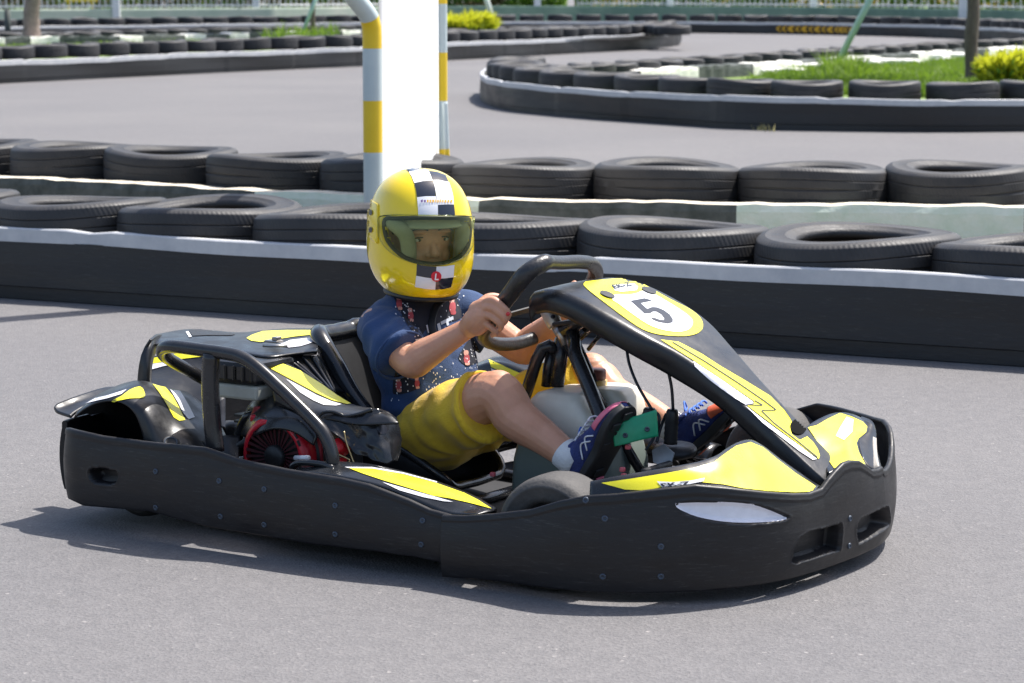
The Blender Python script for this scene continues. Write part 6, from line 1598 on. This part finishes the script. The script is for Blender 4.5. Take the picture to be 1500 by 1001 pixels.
# ---- helmet
hel = bpy.data.objects.new('helmet', None); col.objects.link(hel); hel.parent = driver; hel.location = HC-PO
M_hy = mat('yellow_helmet_paint', (.84, .60, .004), .16, col2=(.88, .65, .008), noise_scale=5, coat=.6, rough_var=.05)
M_hb = mat('black_gloss_paint', (.018, .022, .035), .15, coat=.5); M_hw = mat('white_gloss_paint', (.78, .78, .80), .18, coat=.5)
M_trim = mat('black_rubber_trim', (.012, .012, .012), .5)
hp = [(.171, .006, .006, .006), (.168, .038, .040, .040), (.160, .062, .066, .066), (.142, .089, .096, .098), (.116, .110, .121, .126), (.080, .126, .142, .150), (.040, .1355, .154, .164), (.0, .1395, .160, .166), (-.04, .1400, .164, .160), (-.075, .1375, .168, .148), (-.105, .130, .170, .132), (-.130, .118, .166, .116), (-.150, .102, .155, .102), (-.163, .088, .140, .092)]
def hring(u, w_, f_, b_, off=0.0, e=2.25):
    r = []
    for k in range(96):
        a = 2*math.pi*k/96; c_, s_ = math.cos(a), math.sin(a); D = f_ if c_ > 0 else b_
        q = (abs(c_)**e+abs(s_)**e)**(-1/e)
        r.append((D*q*c_, w_*q*s_, u))
    return r
HR = [hring(*p) for p in cr(hp, 6)]
def hmap(r, off=0.0): return [tuple(H(p[0]*(1+off), p[1]*(1+off), p[2]*(1+off*.6))) for p in r]
fullh = MB().grid([hmap(r) for r in HR], closed_v=True).build('tmp', M_hy, None)
tfull = bvh([fullh]); bpy.data.objects.remove(fullh)
port = [(563, 322), (580, 320), (613, 319), (650, 319), (684, 320), (688, 326), (689, 345), (685, 362), (674, 376), (656, 384), (636, 387), (612, 384), (590, 376), (572, 360), (564, 344)]
shell = MB(); n_ = 96
rows_w = [hmap(r) for r in HR]
P2 = [[proj_l(p) for p in r] for r in rows_w]
vs = [p for r in rows_w for p in r]; fs = []
for i in range(len(rows_w)-1):
    for k in range(n_):
        k2 = (k+1) % n_; q = [(i, k), (i, k2), (i+1, k2), (i+1, k)]
        c = sum((Vector(rows_w[a][b]) for a, b in q), Vector())/4
        front = (c-HC).dot(Hf_) > .02
        px, py = proj_l(c)
        if front and inside(px, py, port): continue
        fs.append(tuple(a*n_+b for a, b in q))
shell.add(vs, fs)
sho = shell.build('shell', M_hy, hel, off=HC, solid=.012, solid_off=-1, weld=.0001)
M_lin = mat('grey_padding', (.34, .36, .24), .9, col2=(.44, .46, .32), noise_scale=12)
def hdecal(name, poly, m, **k):
    o = decal(name, poly, tfull, m, hel, **k)
    if o: o.data.transform(Matrix.Translation(-HC))
    return o
zh = lambda pts: z1(pts, 5.006, 530, 240)
hdecal('check_black', zh([(325, 47), (395, 32), (470, 44), (420, 50), (345, 62)]), M_hb, step=2.5)
hdecal('check_white', zh([(345, 62), (420, 50), (470, 44), (490, 56), (505, 90), (520, 128), (450, 131), (385, 145), (368, 100)]), M_hw, step=3)
hdecal('check_black', zh([(490, 56), (550, 64), (612, 86), (636, 136), (580, 124), (521, 122), (508, 90)]), M_hb, step=3)
hdecal('check_black', zh([(385, 147), (450, 133), (521, 131), (534, 180), (541, 240), (470, 240), (405, 247), (398, 195)]), M_hb, step=3)
hdecal('check_white', zh([(521, 123), (580, 126), (637, 138), (655, 190), (668, 240), (673, 300), (615, 300), (556, 303), (548, 260), (536, 180)]), M_hw, step=3)
hdecal('check_white', zh([(405, 248), (470, 241), (541, 241), (549, 270), (556, 304), (557, 392), (480, 392), (415, 392), (412, 320)]), M_hw, step=3)
hdecal('check_black', zh([(557, 304), (615, 301), (673, 301), (679, 350), (681, 392), (558, 392)]), M_hb, step=3)
hdecal('chin_black', zh([(405, 735), (440, 745), (500, 752), (545, 754), (542, 842), (470, 834), (400, 820)]), M_hb, step=3)
hdecal('chin_white', zh([(400, 821), (470, 835), (542, 843), (538, 922), (460, 915), (391, 902)]), M_hw, step=3)
hdecal('chin_white', zh([(546, 754), (610, 752), (677, 742), (670, 832), (610, 840), (543, 843)]), M_hw, step=3)
hdecal('chin_black', zh([(543, 844), (610, 841), (670, 833), (652, 905), (600, 918), (539, 922)]), M_hb, step=3)
M_rd = mat('red_round_sticker', (.62, .01, .03), .35)
hdecal('round_sticker', [(638.5+7.4*math.cos(a*.5236), 405+7.4*math.sin(a*.5236)) for a in range(12)], M_rd, step=2.5, lift=.004, smooth=2)
o = text_decal('sticker_letter', 'L', (635.2, 409.6), (12.5, 0), (1.5, -12.5), tfull, M_hw, hel, .0065, .03); o.data.transform(Matrix.Translation(-HC))
rnd = random.Random(2)
M_or2 = mat('orange_small_print', (.75, .40, .02), .4); M_vi = mat('violet_small_print', (.16, .08, .25), .4)
x = 616.5; i = 0
while x < 661:
    w_ = rnd.uniform(2.0, 3.6); hdecal('small_print', [(x, 293.2+rnd.random()), (x+w_*.8, 293+rnd.random()), (x+w_*.7, 297+rnd.random()), (x+.2, 297.3)], M_vi if i < 2 else M_or2, step=2, lift=.0035); x += w_+.9; i += 1
# side plates with two dark holes
sp_l = [(541, 296), (545, 293), (554.5, 299), (555.5, 330), (554, 357), (547, 353), (541, 345), (539.5, 320)]
so_ = hdecal('side_plate', sp_l, M_hy, lift=.004, step=3); 
if so_: md = so_.modifiers.new('s', 'SOLIDIFY'); md.thickness = .005; md.offset = -1
for yy in (312, 337): hdecal('plate_hole', [(545.8+2.6*math.cos(a*.785), yy+4.2*math.sin(a*.785)) for a in range(8)], M_blk, lift=.0062, step=2)
# rubber trims: eye port edge and bottom edge
def rim_of(poly, lift=.0):
    out = []
    for p in cr(poly, 4, closed=True):
        d = rayl(p[0], p[1]).normalized(); h = tfull[0].ray_cast(CAML, d)
        if h[0] is not None:
            n = h[1] if h[1].dot(d) < 0 else -h[1]; out.append(h[0]+n*lift)
    return out
MB().tube(rim_of(port, -.002), .0062, 8, closed=True).build('port_trim', M_trim, hel, off=HC)
bt = hmap(hring(-.165, .089, .140, .093)); MB().tube([bt[i] for i in range(0, 96, 2)], .0075, 8, closed=True).build('bottom_trim', M_trim, hel, off=HC)
b2 = hmap(hring(-.150, .1035, .1565, .1035)); 
# padding ring inside
pad = MB(); pr2 = []
for u, s_ in ((.10, .80), (.06, .84), (.036, .86), (.030, .93)):
    pr2.append([tuple(H(p[0]*s_*.97, p[1]*s_*.95, u)) for p in hring(u, interp(-u, [(-.116, .110), (-.08, .126), (-.04, .1355), (0, .1395)]), interp(-u, [(-.116, .121), (-.08, .142), (-.04, .154), (0, .16)]), .15)])
pad.grid(pr2, closed_v=True).build('brow_padding', M_lin, hel, off=HC, solid=.006)
pad = MB()
for s_ in (-1, 1):
    c = []
    for f_, l_, u_ in ((.02, .108, .04), (.085, .098, .03), (.11, .080, -.0), (.112, .076, -.05), (.09, .086, -.09), (.03, .10, -.11)): c.append(H(f_, l_*s_, u_))
    q = MB(); q.tube(cr(c, 5), .022, 12); q.build('cheek_padding', M_lin, hel, off=HC)
# visor
M_vis = bpy.data.materials.new('green_tinted_visor'); M_vis.use_nodes = True; nt = M_vis.node_tree; N = nt.nodes; N.remove(N['Principled BSDF'])
tb = N.new('ShaderNodeBsdfTransparent'); tb.inputs['Color'].default_value = (.97, .98, .76, 1)
gl = N.new('ShaderNodeBsdfGlossy'); gl.inputs['Roughness'].default_value = .08; gl.inputs['Color'].default_value = (.8, .85, .7, 1)
df = N.new('ShaderNodeBsdfDiffuse'); df.inputs['Color'].default_value = (.30, .36, .10, 1)
fz = N.new('ShaderNodeFresnel'); fz.inputs['IOR'].default_value = 1.45
m1 = N.new('ShaderNodeMixShader'); m1.inputs[0].default_value = .06; m2 = N.new('ShaderNodeMixShader')
nt.links.new(tb.outputs[0], m1.inputs[1]); nt.links.new(df.outputs[0], m1.inputs[2]); nt.links.new(fz.outputs[0], m2.inputs[0]); nt.links.new(m1.outputs[0], m2.inputs[1]); nt.links.new(gl.outputs[0], m2.inputs[2]); nt.links.new(m2.outputs[0], N['Material Output'].inputs['Surface'])
vz = [(557, 320), (566, 316.5), (590, 315.5), (625, 316), (660, 316.5), (689, 318), (691.5, 322), (690.5, 345), (688.5, 362), (678, 376), (660, 385), (638, 388), (612, 386), (588, 378), (568, 364), (558, 348), (556, 334)]
hdecal('visor', vz, M_vis, lift=.005, step=4, smooth=2)
vp = rim_of(vz, .0055)
MB().tube(vp, .0016, 6, closed=True).build('visor_edge', M_vis, hel, off=HC)
# red painted nail on the right thumb-side finger
nl = MB(); blob(nl, P7(744, 460, yg-.0405), (.0062, .0052, .0058), n=12); dobj(nl, 'finger_nail', mat('red_nail', (.60, .03, .04), .3), bd)
# stitched cuff on the right sleeve
cE = shR+dR*.80+Vector((-.006, -.004, -.002)); d = dR.normalized(); u = d.cross(Vector((0, 1, 0))).normalized(); w2 = d.cross(u)
mb = MB(); mb.tube([cE-d*.004+(u*math.cos(a)+w2*math.sin(a))*.0735 for a in [i*math.pi/18 for i in range(36)]], .0035, 8, closed=True); dobj(mb, 'cuff', M_shirt, shirt)
